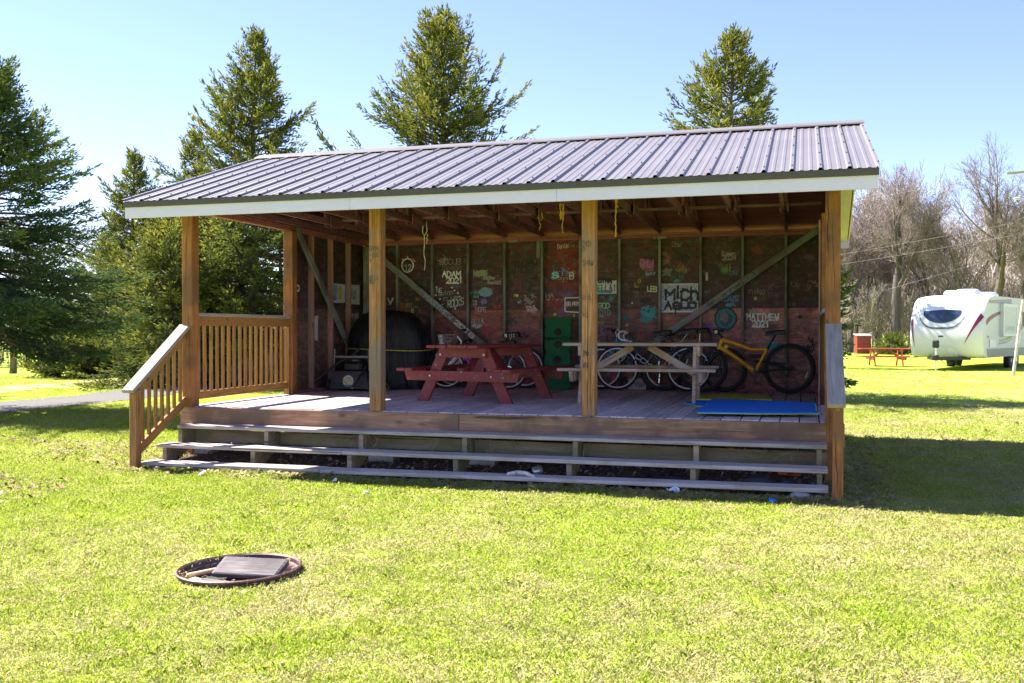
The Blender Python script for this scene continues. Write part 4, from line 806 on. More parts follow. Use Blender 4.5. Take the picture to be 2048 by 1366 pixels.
for i in range(60):
    a = 2*math.pi*i/60; ring_.append((.665*np.sign(math.cos(a))*abs(math.cos(a))**.75*1.03, .665*dpt*np.sign(math.sin(a))*abs(math.sin(a))**.75*1.05, .6+.015*math.sin(a*2)))
MB().tube(ring_, .008, 5, closed=True).build('rope', yr, tt); MB().ring((.0,-.46,.6), .03, .01, 'Y', 14, 5).build('knot', yr, tt); MB().tube([(.0,-.46,.58),(.03,-.47,.45),(.05,-.48,.3),(.12,-.5,.14),(.22,-.54,.02),(.1,-.58,.012),(-.1,-.6,.012)], .006, 5).build('rope_tail', yr, tt)
# ---------------------------------------------------------------- push mower, handles folded
mw = thing('lawn_mower', 'black push mower with folded handles and round yellow white sticker', 'lawn mower', (.52, 3.5, 0), math.radians(4))
NAVY = plain('dark_navy_plastic', (.028,.03,.05), .4, var=.2); GRB = plain('grey_bar', (.16,.15,.15), .45)
h = MB(); h.v = [(-.31,-.22,.03),(.31,-.22,.03),(.31,.35,.03),(-.31,.35,.03),(-.26,-.2,.26),(.26,-.2,.26),(.27,.33,.28),(-.27,.33,.28)]; h.f = [[0,1,5,4],[1,2,6,5],[2,3,7,6],[3,0,4,7],[4,5,6,7],[3,2,1,0]]; h.mi = [0]*6; h.build('housing', NAVY, mw)
MB().box((0,-.2,.275), (.56,.06,.03)).build('front_lip', BLKP, mw); MB().box((0,.05,.35), (.3,.3,.16), ch=.04).build('engine', BLKP, mw); MB().lathe((0,.05,.43), [(.13,0),(.13,.03),(.1,.05),(0,.055)], 16).build('engine_cover', BLKP, mw)
for s in (-1,1):
    for y in (-.16,.33): MB().lathe((s*.335, y, .085), [(0,-.025),(.06,-.025),(.085,-.015),(.085,.015),(.06,.025),(0,.025)], 16, 'X').build('wheel', RUB, mw)
    MB().tube([(s*.28,-.12,.3),(s*.27,-.1,.62)], .014, 8).build('handle_bar', GRB, mw); MB().tube([(s*.27,-.1,.62),(s*.24,.05,.72),(s*.18,.1,.76)], .017, 8).build('handle_bar', BLKP, mw)
MB().beam((-.27,-.115,.5), (.27,-.115,.5), .02, .035).build('cross_bar', GRB, mw)
MB().tube([(-.2,-.1,.42),(-.42,-.3,.2),(-.6,-.42,.06)], .022, 8).build('folded_handle', BLKP, mw); MB().tube([(-.56,-.4,.085),(-.62,-.44,.04)], .018, 8).build('handle_tip', CHR, mw)
MB().tube([(.26,-.2,.36),(.19,-.34,.16),(.13,-.4,.06)], .022, 8).build('folded_handle', BLKP, mw); MB().tube([(.14,-.39,.07),(.12,-.41,.04)], .016, 8).build('handle_tip', CHR, mw); MB().tube([(-.2,-.1,.42),(.0,-.06,.52),(.1,-.05,.62)], .02, 8).build('folded_handle', BLKP, mw)
tilt = Matrix.Translation((-.01,-.2205,.145)) @ Matrix.Rotation(math.radians(90-5), 4, 'X')
def disc(r, z0, z1, c, nm, off):
    pts = [(r*math.cos(2*math.pi*i/40), r*math.sin(2*math.pi*i/40)) for i in range(40)]; pts = [(x, min(max(y, z0), z1)) for x, y in pts]; MB().extrude(pts, .001, tilt @ Matrix.Translation((0,0,off))).build(nm, paint(c), mw)
disc(.085, -1, 1, (.66,.66,.7), 'sticker', .001); disc(.084, -.012, .02, (.7,.58,.02), 'sticker_band', .003); disc(.083, -1, -.055, (.03,.3,.28), 'sticker_band', .003)
Rt = tilt.to_3x3(); lettering('LAWN', tilt @ Vector((-.04,.035,.004)), Rt @ Vector((1,0,0)), Rt @ Vector((0,1,0)), .07, .018, (.1,.1,.2), mw, .004, 'sticker_lettering'); lettering('MOW', tilt @ Vector((-.06,-.035,.004)), Rt @ Vector((1,0,0)), Rt @ Vector((0,1,0)), .05, .016, (.05,.05,.06), mw, .004, 'sticker_lettering')
# ---------------------------------------------------------------- foam mats
def mat_sheet(name, label, outline, z, top, side, wav=.006, seed=0):
    t = NT(name+'_skin'); 
    rr = random.Random(seed); m = MB(); n = len(outline); th = .022
    cx = sum(p[0] for p in outline)/n; cy = sum(p[1] for p in outline)/n; o = Vector((cx, cy, 0)); bpy.data.materials.remove(t.m)
    zz = [z+rr.uniform(0, wav) for _ in outline]; lo = [(p[0]-cx, p[1]-cy, q) for p, q in zip(outline, zz)]; up = [(a, b, c+th*.35) for a, b, c in lo]; tp = [(a, b, c+th) for a, b, c in lo]
    r = thing(name, label, 'foam mat', (cx, cy, 0), 0, 'foam mats on the deck')
    def slabm(bot, topv, nm, c): k = MB(); k.v = bot+topv; k.f = [[n+i for i in range(n)], list(range(n))[::-1]]+[[i,(i+1)%n,n+(i+1)%n,n+i] for i in range(n)]; k.mi = [0]*len(k.f); k.build(nm, c, r)
    slabm(lo, up, 'lower_layer', side); slabm([(a*.999, b*.999, c+.0006) for a, b, c in up], tp, 'upper_layer', top); return r
BLUE = plain('blue_foam', (.0,.19,.75), .7, var=.12, scale=5); LIME = plain('lime_foam', (.48,.55,.05), .75, var=.06)
def edge(pts, amp, seed, step=.16):
    rr = random.Random(seed); out = []
    for a, b in zip(pts, pts[1:]+pts[:1]):
        a = Vector(a); b = Vector(b); k = max(1, int((b-a).length/step))
        for i in range(k): q = a.lerp(b, i/k); nrm = Vector((-(b-a).y, (b-a).x)).normalized(); q = q+nrm*rr.uniform(-amp, amp)*(i > 0); out.append((q.x, q.y))
    return out
mat_sheet('foam_mat', 'lime green side up mat furthest back among the mats', edge([(5.62,2.62),(5.7,3.4),(6.5,3.9),(6.6,2.75),(6.2,2.5)], .02, 2), .004, LIME, BLUE, seed=1)
mat_sheet('foam_mat', 'small ragged blue mat poking out left under the large mat', edge([(5.6,1.95),(5.72,2.2),(6.5,2.3),(6.4,1.5),(5.8,1.55)], .02, 3), .002, BLUE, LIME, seed=2)
mat_sheet('foam_mat', 'large bright blue mat lying by the right corner post', edge([(5.93,.32),(5.9,2.3),(6.5,2.25),(7.1,2.0),(7.12,.52),(6.5,.36)], .018, 5), .026, BLUE, LIME, seed=3)
# cardboard box and pink bag between the bikes
c_ = at(1276, 770, 4.75); bx = thing('cardboard_box', 'pale cardboard box with printed letters on the floor between the bikes', 'box', (c_.x, 4.74, 0)); MB().box((0,0,.09), (.27,.16,.17), ch=.008).build('box_body', plain('pale_card', (.42,.34,.33), .8), bx); lettering('POW4', (-.02,-.083,.05), (1,0,0), (0,0,1), .13, .07, (.16,.1,.12), bx, .012, 'printed_lettering')
c_ = at(1230, 765, 4.78); MBb = MB(); MBb.lathe((0,0,0), [(0,.0),(.05,.0),(.055,.05),(.05,.22),(.03,.3),(.012,.32),(.012,.36),(0,.36)], 12); pb = MBb.build('bottle', paint((.42,.05,.1))); pb.location = (c_.x, 4.78, .0); tag(pb, 'pinkish red bottle standing behind the road bike wheel', 'bottle')
# ---------------------------------------------------------------- gravel lane, litter under the stairs, fire ring
def strip(name, pts, wd, m, lift, n=60, jag=.1, seed=1):
    P = [Vector((*p, 0)) for p in pts]; C_ = []
    for i in range(n):
        t = i/(n-1)*(len(P)-1); k = min(int(t), len(P)-2); f = t-k; a = P[max(k-1,0)]; b = P[k]; c = P[k+1]; d = P[min(k+2,len(P)-1)]
        C_.append(.5*((2*b)+(c-a)*f+(2*a-5*b+4*c-d)*f*f+(3*b-a-3*c+d)*f**3))
    rr = random.Random(seed); V = []; F = []; J = 7
    for i, p in enumerate(C_):
        t = (C_[min(i+1,n-1)]-C_[max(i-1,0)]).normalized(); nr = Vector((-t.y, t.x, 0)); l_, r_2 = wd/2+rr.uniform(-jag,jag), wd/2+rr.uniform(-jag,jag)
        for j in range(J):
            q = p+nr*(-l_+(l_+r_2)*j/(J-1)); V.append((q.x, q.y, float(ground(q.x, q.y))+lift))
    F = [[i*J+j, i*J+j+1, (i+1)*J+j+1, (i+1)*J+j] for i in range(n-1) for j in range(J-1)]
    me = bpy.data.meshes.new(name); me.from_pydata(V, [], F); me.materials.append(m); return tag(obj(name, me), kind='structure')
def gravel_mat(name, lo, hi, gr=None):
    t = NT(name); p = t.coord('World'); c = t.noise(p, 38, 5, .7); b = t.noise(p, 1.3, 4)
    col = t.ramp(c, [(.3, lo), (.7, hi)])
    if gr: col = t.mix(t.ramp(b, [(.5, (0,0,0)), (.62, (1,1,1))]), col, gr)
    t.base(col); t.bump(c, .5, .02); t.set(Roughness=.95); return t.m
strip('gravel_lane', [(-6.9,-6),(-7.3,0),(-8.0,5.6),(-8.5,10),(-9.6,17),(-12,27),(-17,42)], 2.1, gravel_mat('lane_gravel', (.085,.08,.08), (.18,.17,.165), (.15,.13,.08)), .012)
strip('bare_verge', [(-12.5,3),(-12.6,8),(-13,12.5),(-14,19),(-17,30)], 1.7, gravel_mat('dry_verge', (.26,.2,.12), (.5,.4,.27), (.2,.2,.06)), .014, jag=.3, seed=4)
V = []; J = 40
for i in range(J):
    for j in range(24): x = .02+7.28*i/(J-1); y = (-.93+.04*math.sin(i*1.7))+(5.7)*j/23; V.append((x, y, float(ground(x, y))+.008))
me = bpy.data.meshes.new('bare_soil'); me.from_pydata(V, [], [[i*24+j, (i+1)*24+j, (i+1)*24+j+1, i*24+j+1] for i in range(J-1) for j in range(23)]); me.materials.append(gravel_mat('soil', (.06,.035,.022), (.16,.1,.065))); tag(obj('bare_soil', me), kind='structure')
# leaf litter under the stairs and deck
LIT = NT('dead_leaves'); oi_ = LIT.n('ShaderNodeAttribute', attribute_name='tint'); LIT.base(LIT.ramp(oi_.outputs['Fac'], [(0,(.06,.03,.018)),(.35,(.18,.085,.045)),(.7,(.3,.17,.09)),(.9,(.42,.3,.2)),(1,(.55,.47,.38))])); LIT.set(Roughness=.85)
def leaves(name, P, size, label=None, m=None, lift=.012, curl=.6):
    n = len(P); a = NR.uniform(0, 6.28, n); s = NR.uniform(.5, 1.3, n)*size; tx = NR.normal(0, curl, (n,2))
    u = np.stack([np.cos(a), np.sin(a), tx[:,0]*.6], 1); v = np.stack([-np.sin(a), np.cos(a), tx[:,1]*.6], 1)*NR.uniform(.35,.7,(n,1)); up = np.array([0,0,1.])
    c = np.asarray(P)+up*(lift+NR.uniform(0,.02,(n,1))); S_ = s[:,None]
    V = np.stack([c-u*S_, c-v*S_*.9+up*S_*.12, c+u*S_*.2-v*S_*.5, c+u*S_, c+v*S_*.6+up*S_*.2, c-u*S_*.3+v*S_*.9], 1).reshape(-1,3)
    F = (np.arange(n)[:,None]*6+np.arange(6)[None]); return tag(obj(name, np_mesh(name, V, F, m or LIT.m, attr=np.repeat(NR.uniform(0,1,n), 6))), kind='stuff')
n = 5200; lx = NR.uniform(.0, 7.25, n); ly = -1.0+2.6*NR.beta(1.3, 2.0, n); k_ = (ly > -.98) & ((ly > -.85) | (NR.uniform(0,1,n) < .4)) & ((lx > 1.2) | (NR.uniform(0,1,n) < .3)); lx, ly = lx[k_], ly[k_]
leaves('leaf_litter', np.stack([lx, ly, ground(lx, ly)], 1), .03)
n = 4500; lx = NR.uniform(-6.5, .5, n); ly = NR.uniform(-3.4, 1.2, n); k_ = vnoise(lx, ly, .8, 9) > .38; lx, ly = lx[k_], ly[k_]; leaves('fallen_leaves', np.stack([lx, ly, ground(lx, ly)], 1), .03, lift=.025)
n = 260; lx = NR.uniform(1.5, 9, n); ly = NR.uniform(-6, -1.2, n); leaves('fallen_leaves', np.stack([lx, ly, ground(lx, ly)], 1), .016, lift=.02)
def stone(name, label, loc, s, c, seed, cat='stone', group=None):
    rr = random.Random(seed); import bmesh; bm = bmesh.new(); bmesh.ops.create_icosphere(bm, subdivisions=2, radius=1)
    for v in bm.verts: v.co *= 1+rr.uniform(-.12,.12); v.co = Vector((v.co.x*s[0], v.co.y*s[1], v.co.z*s[2]))
    me = bpy.data.meshes.new(name); bm.to_mesh(me); bm.free(); me.materials.append(c); me.polygons.foreach_set('use_smooth', [True]*len(me.polygons)); o = obj(name, me); o.location = loc; return tag(o, label, cat, group)
DKS = plain('dark_stone', (.07,.07,.085), .8, var=.3, bump=.4); GYS = plain('grey_stone', (.3,.28,.26), .85, var=.3, bump=.4)
def gz(x, y): return float(ground(x, y))
q = at(1515, 958, -.35); stone('stone', 'smooth dark stone under the right end of the stairs', (q.x, -.35, gz(q.x,-.35)+.04), (.15,.1,.075), DKS, 3); q = at(1578, 956, -.3); stone('stone', 'smaller dark stone right of the larger one under the stairs', (q.x, -.3, gz(q.x,-.3)+.03), (.09,.07,.05), DKS, 4)
q = at(1600, 990, -.85); stone('stone', 'angular grey rock at the foot of the right stair end', (q.x, -.85, gz(q.x,-.85)+.02), (.1,.07,.05), GYS, 5)
for px, lab, wd in ((770, 'pale concrete footing behind the stairs below the left inner post', .34), (968, 'pale concrete footing behind the middle of the stairs', .36), (415, 'low concrete block under the left deck corner', .3)):
    q = at(px, 925, .15); t_ = MB(); t_.v = [(-wd/2,-.14,-.06),(wd/2,-.14,-.06),(wd/2,.14,-.06),(-wd/2,.14,-.06),(-wd*.33,-.09,.17),(wd*.33,-.09,.17),(wd*.33,.09,.17),(-wd*.33,.09,.17)]; t_.f = [[0,1,5,4],[1,2,6,5],[2,3,7,6],[3,0,4,7],[4,5,6,7],[3,2,1,0]]; t_.mi = [0]*6; o = t_.build('concrete_footing', M['concrete']); o.location = (q.x, .15, gz(q.x,.15)); tag(o, lab, 'footing')
for i, px in enumerate((452, 474, 490)):
    q = at(px, 905, .5); o = MB().box((0,0,.12), (.09,.09,.26), ch=.01).build('timber_offcut', paint((.5,.38,.27))); o.location = (q.x, .5, gz(q.x,.5)); tag(o, ('leftmost', 'middle', 'rightmost')[i]+' of three pale timber offcuts standing under the deck', 'offcut', 'offcuts under the deck')
def can(name, label, px, py, y, c, r=.033, h=.11, tilt=1.3, rz=.4):
    q = at(px, py, y); o = MB().lathe((0,0,0), [(0,-h/2),(r*.8,-h/2),(r,-h/2+.01),(r,h/2-.015),(r*.75,h/2),(0,h/2)], 14).build(name, c, smooth=True); o.matrix_basis = Matrix.Translation((q.x, y, gz(q.x,y)+r+.01)) @ Matrix.Rotation(rz, 4, 'Z') @ Matrix.Rotation(tilt, 4, 'Y'); return tag(o, label, 'can')
ALU = plain('aluminium', (.66,.66,.7), .3, .6)
can('drink_can', 'silver crushed can lying under the middle of the stairs', 1075, 935, -.3, ALU, .05, .1); can('drink_can', 'dark bottle with white label lying under the right half of the stairs', 1345, 953, -.35, paint((.03,.03,.04)), .035, .2, 1.5, .1)
def scrap(name, label, px, py, y, c, w_, h_, cat):
    q = at(px, py, y); rr = random.Random(px); m = MB(); 
    for i in range(3):
        for j in range(3): m.v.append(((i-1)*w_/2+rr.uniform(-.2,.2)*w_, (j-1)*h_/2+rr.uniform(-.2,.2)*h_, rr.uniform(.01,.05)))
    m.f = [[i*3+j, (i+1)*3+j, (i+1)*3+j+1, i*3+j+1] for i in range(2) for j in range(2)]; m.mi = [0]*4; o = m.build(name, c); o.location = (q.x, y, gz(q.x,y)+.015); o.rotation_euler.x = .5; return tag(o, label, cat)
scrap('foil_scrap', 'crumpled white and blue wrapper at the foot of the stairs', 1347, 984, -.86, paint((.6,.64,.7)), .1, .07, 'wrapper'); scrap('blue_scrap', 'small bright blue scrap on the grass near the right newel', 1546, 1014, -1.2, paint((.0,.13,.6)), .06, .05, 'scrap'); scrap('paper_scrap', 'white paper scrap on the grass left of the stair centre', 672, 972, -1.15, paint((.7,.7,.7)), .05, .06, 'scrap'); scrap('paper_scrap', 'thin white scrap standing in the grass near the left stair end', 407, 968, -1.15, paint((.72,.7,.68)), .04, .12, 'scrap'); scrap('paper_scrap', 'pale scrap on sunlit grass below the middle of the stairs', 733, 1003, -1.75, paint((.62,.6,.58)), .05, .04, 'scrap'); scrap('orange_scrap', 'orange rag lying under the right half of the deck', 1580, 923, .05, paint((.7,.12,.02)), .2, .06, 'rag')
q = at(1045, 946, -.74); st = MB().tube([(-.16,.03,.01),(-.05,.0,.035),(.04,-.005,.03),(.12,-.05,.01),(.17,-.09,-.015)], [.016,.02,.019,.016,.01], 8).build('birch_stick', plain('birch_bark', (.5,.46,.44), .8, var=.5, scale=20), smooth=True); st.location = (q.x, -.74, -.533); tag(st, 'pale birch stick lying on the lowest tread', 'stick')
# dry twigs hanging below the treads
tw = MB(); rr = random.Random(12)
for i in range(60):
    x = rr.choice([rr.uniform(4.7,6.4), rr.uniform(2.2,2.6), rr.uniform(3.2,4.4), rr.uniform(6.2,7.1)]); y = rr.uniform(-.2,.0); z = rr.uniform(-.28,-.23); p = [Vector((x,y,z))]; d = Vector((rr.uniform(-1,1), rr.uniform(-.5,.2), -.8))
    for k in range(4): d = d+Vector((rr.uniform(-.7,.7), rr.uniform(-.3,.3), rr.uniform(-.3,.5))); p.append(p[-1]+d.normalized()*rr.uniform(.03,.07))
    tw.tube(p, .0025, 3, cap=False)
tag(tw.build('dry_vines', paint((.3,.22,.14))), kind='stuff')
# fire ring
fr = thing('fire_ring', 'rusty round metal fire ring sunk in the lawn', 'fire ring', (FX, FY, gz(FX,FY)-.022), math.radians(15))
def rust():
    t = NT('rusty_steel'); v = t.coord('Object'); n = t.noise(v, 12, 6, .65); f = t.noise(v, 60, 4); t.base(t.mix(t.ramp(f, [(.5,(0,0,0)),(.7,(.5,.5,.5))]), t.ramp(n, [(.3,(.06,.03,.026)),(.55,(.15,.075,.066)),(.75,(.26,.16,.145))]), (.32,.27,.28))); t.bump(n, .3, .004); t.set(Roughness=.55, Metallic=.3); return t.m
RUST = rust(); fr.rotation_euler.y = -.02
MB().lathe((0,0,0), [(.345,-.16),(.36,.05),(.37,.06),(.379,.055),(.377,.045),(.364,.035),(.352,-.16)], 56).build('rim', RUST, fr, smooth=True); MB().lathe((0,0,0), [(.352,.03),(.338,.024),(.33,.01),(.326,-.14)], 48).build('inner_flange', RUST, fr, smooth=True)
ASH = gravel_mat('ash', (.008,.007,.007), (.09,.08,.075)); MB().lathe((0,0,-.045), [(.335,0),(.25,.012),(.1,.02),(0,.022)], 24).build('ash_bed', ASH, fr)
OLDB = wood('old_plank', (.035,.027,.027), (.17,.14,.14), (.3,.265,.265), fine=85, vary=.1, bump=.7, knots=True, stain=(.09,.07,.072))
def plank(name, label, c, L, wd, th, rz, tlt, m, pitch=0):
    t = obj(name, None); t.matrix_basis = Matrix.Translation((FX+c[0], FY+c[1], gz(FX,FY)+c[2])) @ Matrix.Rotation(rz, 4, 'Z') @ Matrix.Rotation(tlt, 4, 'X') @ Matrix.Rotation(pitch, 4, 'Y')
    me = bpy.data.meshes.new(name); v, f = chbox(L, wd, th, .006); rr = random.Random(name); v = [(x+(rr.uniform(-.012,.012)), y, z) for x, y, z in v]; me.from_pydata(v, [], f); me.materials.append(m); bpy.data.objects.remove(t); o = obj(name, me); o.matrix_basis = Matrix.Translation((FX+c[0], FY+c[1], gz(FX,FY)+c[2])) @ Matrix.Rotation(rz, 4, 'Z') @ Matrix.Rotation(tlt, 4, 'X') @ Matrix.Rotation(pitch, 4, 'Y'); return tag(o, label, 'firewood')
plank('old_plank', 'wide grey weathered plank lying across the fire ring', (.06,.03,.025), .42, .19, .035, .1, .34, OLDB); KIN = wood('kindling', (.4,.22,.1), (.62,.42,.24), None, fine=30, knots=False)
plank('old_plank', 'narrow scorched board under the wide plank in the fire ring', (.0,-.2,-.025), .34, .08, .025, -.1, .1, OLDB); plank('kindling_stick', 'fresh pale split stick left of the plank in the fire ring', (-.21,-.05,.0), .22, .03, .025, .75, 0, KIN, -.1); plank('kindling_stick', 'short pale stick tip right of the plank in the fire ring', (.25,.1,.015), .14, .02, .02, .3, 0, KIN); plank('kindling_stick', 'tan wood chunk at the left inside edge of the fire ring', (-.2,-.16,-.03), .1, .06, .03, -.4, 0, KIN)
q_ = NR.uniform(0,6.28,70); r_2 = np.sqrt(NR.uniform(0,1,70))*.28; leaves('fire_ash_scraps', np.stack([FX+r_2*np.cos(q_), FY+r_2*np.sin(q_), np.full(70, gz(FX,FY)-.058)], 1), .018)
# ---------------------------------------------------------------- travel trailer
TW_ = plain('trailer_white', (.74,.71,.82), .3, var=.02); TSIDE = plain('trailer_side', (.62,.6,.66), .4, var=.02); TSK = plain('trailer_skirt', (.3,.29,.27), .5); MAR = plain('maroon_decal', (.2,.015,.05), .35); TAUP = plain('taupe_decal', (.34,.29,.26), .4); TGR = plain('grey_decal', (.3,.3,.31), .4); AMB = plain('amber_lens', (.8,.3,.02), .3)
GLS = NT('trailer_glass'); GLS.base((.03,.05,.1)); GLS.set(Roughness=.06); GLS = GLS.m
p = at(1888, 736, 31.6); TX, TY = p.x, 31.6; ang = math.radians(-90+18-16.6)     # axis points back from the nose
tr = thing('travel_trailer', 'white travel trailer with maroon swooshes parked on the lawn', 'trailer', (TX, TY, gz(TX,TY)-.05), 0); tr.rotation_euler.z = math.radians(66); tr.scale = (1.1,1.12,1.02)
# local: +x towards the rear, y across, nose at x=0
prof = [(.42,.52),(.2,.62),(.06,.95),(.0,1.35),(.04,1.75),(.16,2.15),(.36,2.5),(.62,2.75),(.95,2.9),(1.5,2.97)]; HWd = 1.22; U = 25
def noseP(u, v):
    t = v*(len(prof)-1); k = min(int(t), len(prof)-2); f = t-k; a, b, c, d = prof[max(k-1,0)], prof[k], prof[k+1], prof[min(k+2,len(prof)-1)]
    cr = lambda i: .5*(2*b[i]+(c[i]-a[i])*f+(2*a[i]-5*b[i]+4*c[i]-d[i])*f*f+(3*b[i]-a[i]-3*c[i]+d[i])*f**3)
    x = cr(0)+.2*abs(u)**7*(1-.4*v); return Vector((x, u*HWd, cr(1)-.06*abs(u)**6*v))
nv = 40; m = MB(); V = [tuple(noseP(-1+2*i/(U-1), j/(nv-1))) for j in range(nv) for i in range(U)]; m.add(V, [[j*U+i, j*U+i+1, (j+1)*U+i+1, (j+1)*U+i] for j in range(nv-1) for i in range(U-1)])
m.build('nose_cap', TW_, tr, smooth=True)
TL = 9.8; sd = [noseP(1, j/(nv-1)) for j in range(nv)]; m = MB()
for s in (-1,1):
    pts = [(q.x, s*HWd, q.z) for q in sd]+[(TL, s*HWd, 2.9), (TL, s*HWd, .52)]; k_ = len(m.v); m.v += pts; m.f.append([k_+i for i in (range(len(pts)) if s < 0 else reversed(range(len(pts))))]); m.mi.append(0)
m.add([(1.45,-HWd,2.9),(TL,-HWd,2.9),(TL,0,2.99),(1.45,0,2.98),(1.45,HWd,2.9),(TL,HWd,2.9)], [[0,1,2,3],[3,2,5,4]]); m.add([(TL,-HWd,.52),(TL,HWd,.52),(TL,HWd,2.9),(TL,0,2.99),(TL,-HWd,2.9)], [[0,1,2,3,4]]); m.add([(.4,-HWd,.52),(.4,HWd,.52),(TL,HWd,.52),(TL,-HWd,.52)], [[0,1,2,3]])
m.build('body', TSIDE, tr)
def decal(name, fs, c, off=.012, par=tr, rows=9):          # strip in nose (u,v) space, between two edges
    mm = MB(); A, B = fs; n = len(A)
    for k in range(rows):
        for (u0, v0), (u1, v1) in zip(A, B):
            f = k/(rows-1); u = u0+(u1-u0)*f; v = v0+(v1-v0)*f; e = noseP(u, v); a = noseP(u+.01, v)-noseP(u-.01, v); b = noseP(u, min(v+.01,1))-noseP(u, max(v-.01,0)); nn = a.cross(b).normalized(); nn = nn if nn.x < 0 else -nn; mm.v.append(tuple(e+nn*off))
    mm.f = [[k*n+i, k*n+i+1, (k+1)*n+i+1, (k+1)*n+i] for k in range(rows-1) for i in range(n-1)]; mm.mi = [0]*len(mm.f); return mm.build(name, c, par)
def band(f0, f1, a, b, n=16): return [f0(a+(b-a)*i/(n-1)) for i in range(n)], [f1(a+(b-a)*i/(n-1)) for i in range(n)]
# camera sees the +u... right side of the nose is -y local side chosen below
SG = -1
decal('front_window', band(lambda t: (SG*t, .62-.02*abs(t)), lambda t: (SG*t, .62-.15*math.sqrt(max(0,1-((t+.1)/.56)**2))), -.62, .42), GLS)
decal('window_trim', band(lambda t: (SG*t, .425-.0+.22*((t+.1)/.72)**4), lambda t: (SG*t, .408+.22*((t+.1)/.72)**4), -.8, .62), plain('dark_trim', (.08,.09,.13), .4), .014)
decal('maroon_swoosh', band(lambda t: (SG*(.52+.4*t**1.0), .24+.34*t), lambda t: (SG*(.52+.48*t**1.0), .24+.3*t+.0), 0, 1, 20), MAR); decal('maroon_swoosh', band(lambda t: (SG*(-.84-.14*t), .2+.3*t), lambda t: (SG*(-.84-.07*t), .2+.34*t), 0, 1), MAR)
decal('nose_badge', band(lambda t: (SG*t, .33+.008), lambda t: (SG*t, .322), -.16, -.02, 6), plain('dark_badge', (.05,.05,.06), .4), .014)
for u in (-.62,.72): decal('marker_light', band(lambda t: (SG*t, .86), lambda t: (SG*t, .845), u-.05, u+.05, 4), AMB, .016)
decal('propane_cover', band(lambda t: (SG*t, .12+.11*math.sqrt(max(0,1-((t-.02)/.34)**2))), lambda t: (SG*t, .085), -.3, .34, 14), plain('cover_white', (.72,.73,.77), .4), .03)
ys = SG*HWd*1.0; s_ = 1 if SG > 0 else -1
def side(name, pts, c, off=.012):
    mm = MB(); mm.v = [(x, ys+s_*off, z) for x, z in pts]; mm.f = [list(range(len(pts)))]; mm.mi = [0]; return mm.build(name, c, tr)
def sband(name, f0, f1, a, b, c, off=.014, n=22):
    mm = MB(); 
    for i in range(n): t = a+(b-a)*i/(n-1); mm.v += [(t, ys+s_*off, f0(t)), (t, ys+s_*off, f1(t))]
    mm.f = [[2*i, 2*i+1, 2*i+3, 2*i+2] for i in range(n-1)]; mm.mi = [0]*(n-1); return mm.build(name, c, tr)
side('skirt', [(.85,.52),(TL-.05,.52),(TL-.05,.86),(.62,.86)], TSK); sband('maroon_swoosh', lambda t: 1.85+.62*math.sqrt(max(0,min(1,(t-.5)/3.2))), lambda t: 1.62+.78*math.sqrt(max(0,min(1,(t-.5)/3.2))), .6, 3.7, MAR); sband('grey_swoosh', lambda t: 1.08+.05*(t-2.2)**2, lambda t: 1.02+.055*(t-2.2)**2+.1*max(0,(t-3))/3, 2.2, 6.4, TGR); sband('taupe_swoosh', lambda t: 1.2+.055*(t-2.2)**2, lambda t: 1.14+.052*(t-2.2)**2, 2.3, 6.4, TAUP); sband('grey_swoosh', lambda t: 2.62, lambda t: 2.72+.12*(t-.9)/3 if t < 3.9 else 2.84, .95, 3.9, TGR)
sl_ = MB(); sl_.box((3.35, ys+s_*.05, 1.98), (2.0,.12,1.3), ch=.02); so_ = sl_.build('slide_out', TSIDE, tr)
for (a, b, c, d) in ((2.35,2.45,1.33,2.63),(4.25,4.35,1.33,2.63),(2.45,4.25,1.33,1.45),(2.45,4.25,2.51,2.63)): MB().box(((a+b)/2, ys+s_*.118, (c+d)/2), (b-a,.02,d-c), ch=.004).build('slide_trim', TW_, tr)
lettering('Laredo', (2.7 if SG < 0 else 4.2, ys+s_*.114, 1.58), (1 if SG < 0 else -1,0,0), (0,0,1), 1.3, .2, (.5,.49,.48), tr, .03, 'name_lettering', .02)
for (x0, x1, z0, z1) in ((.95,1.75,.92,1.22),(4.9,5.3,1.05,1.35)): side('hatch', [(x0,z0),(x1,z0),(x1,z1),(x0,z1)], TW_, .016)
side('side_window', [(5.6,1.75),(6.5,1.75),(6.5,2.35),(5.6,2.35)], GLS, .02); side('marker_light', [(.72,1.28),(.86,1.28),(.86,1.36),(.72,1.36)], plain('red_lens', (.6,.05,.02), .3), .02)
for x, y in ((1.75,-.3),(2.6,.35),(5.2,0)): MB().box((x, y, 3.05), (.62 if x < 3 else .9,.75,.3), ch=.1).build('roof_vent', TW_, tr, smooth=True)
tg = MB(); tg.beam((.55,-.7,.5), (-1.0,0,.5), .08, .13); tg.beam((.55,.7,.5), (-1.0,.02,.5), .08, .13); tg.build('tongue_frame', BLKP, tr); MB().tube([(-.75,.05,.0),(-.75,.05,.95)], .035, 8).build('jack_post', CHR, tr); MB().box((-.75,.05,1.05), (.2,.2,.3), ch=.04).build('jack_head', BLKP, tr); MB().box((-.95,0,.54), (.3,.16,.2), ch=.03).build('coupler', BLKP, tr); MB().tube([(-.7,-.1,.45),(-.5,-.25,.22),(-.2,-.3,.3),(.1,-.4,.45)], .012, 5).build('safety_chain', BLKP, tr)
for x in (4.35,5.2):
    for s in (-1,1): w_ = MB().lathe((x, s*1.02, .34), [(0,-.11),(.2,-.11),(.31,-.1),(.34,-.07),(.34,.07),(.31,.1),(.2,.11),(0,.11)], 22, 'Y').build('wheel', RUB, tr, smooth=True); MB().lathe((x, s*1.135, .34), [(0,.0),(.17,.01),(.19,0)], 16, 'Y').build('wheel_hub', SIL, w_)
MB().box((3.0, 0, .48), (5.0,.12,.1)).build('chassis_rail', BLKP, tr)
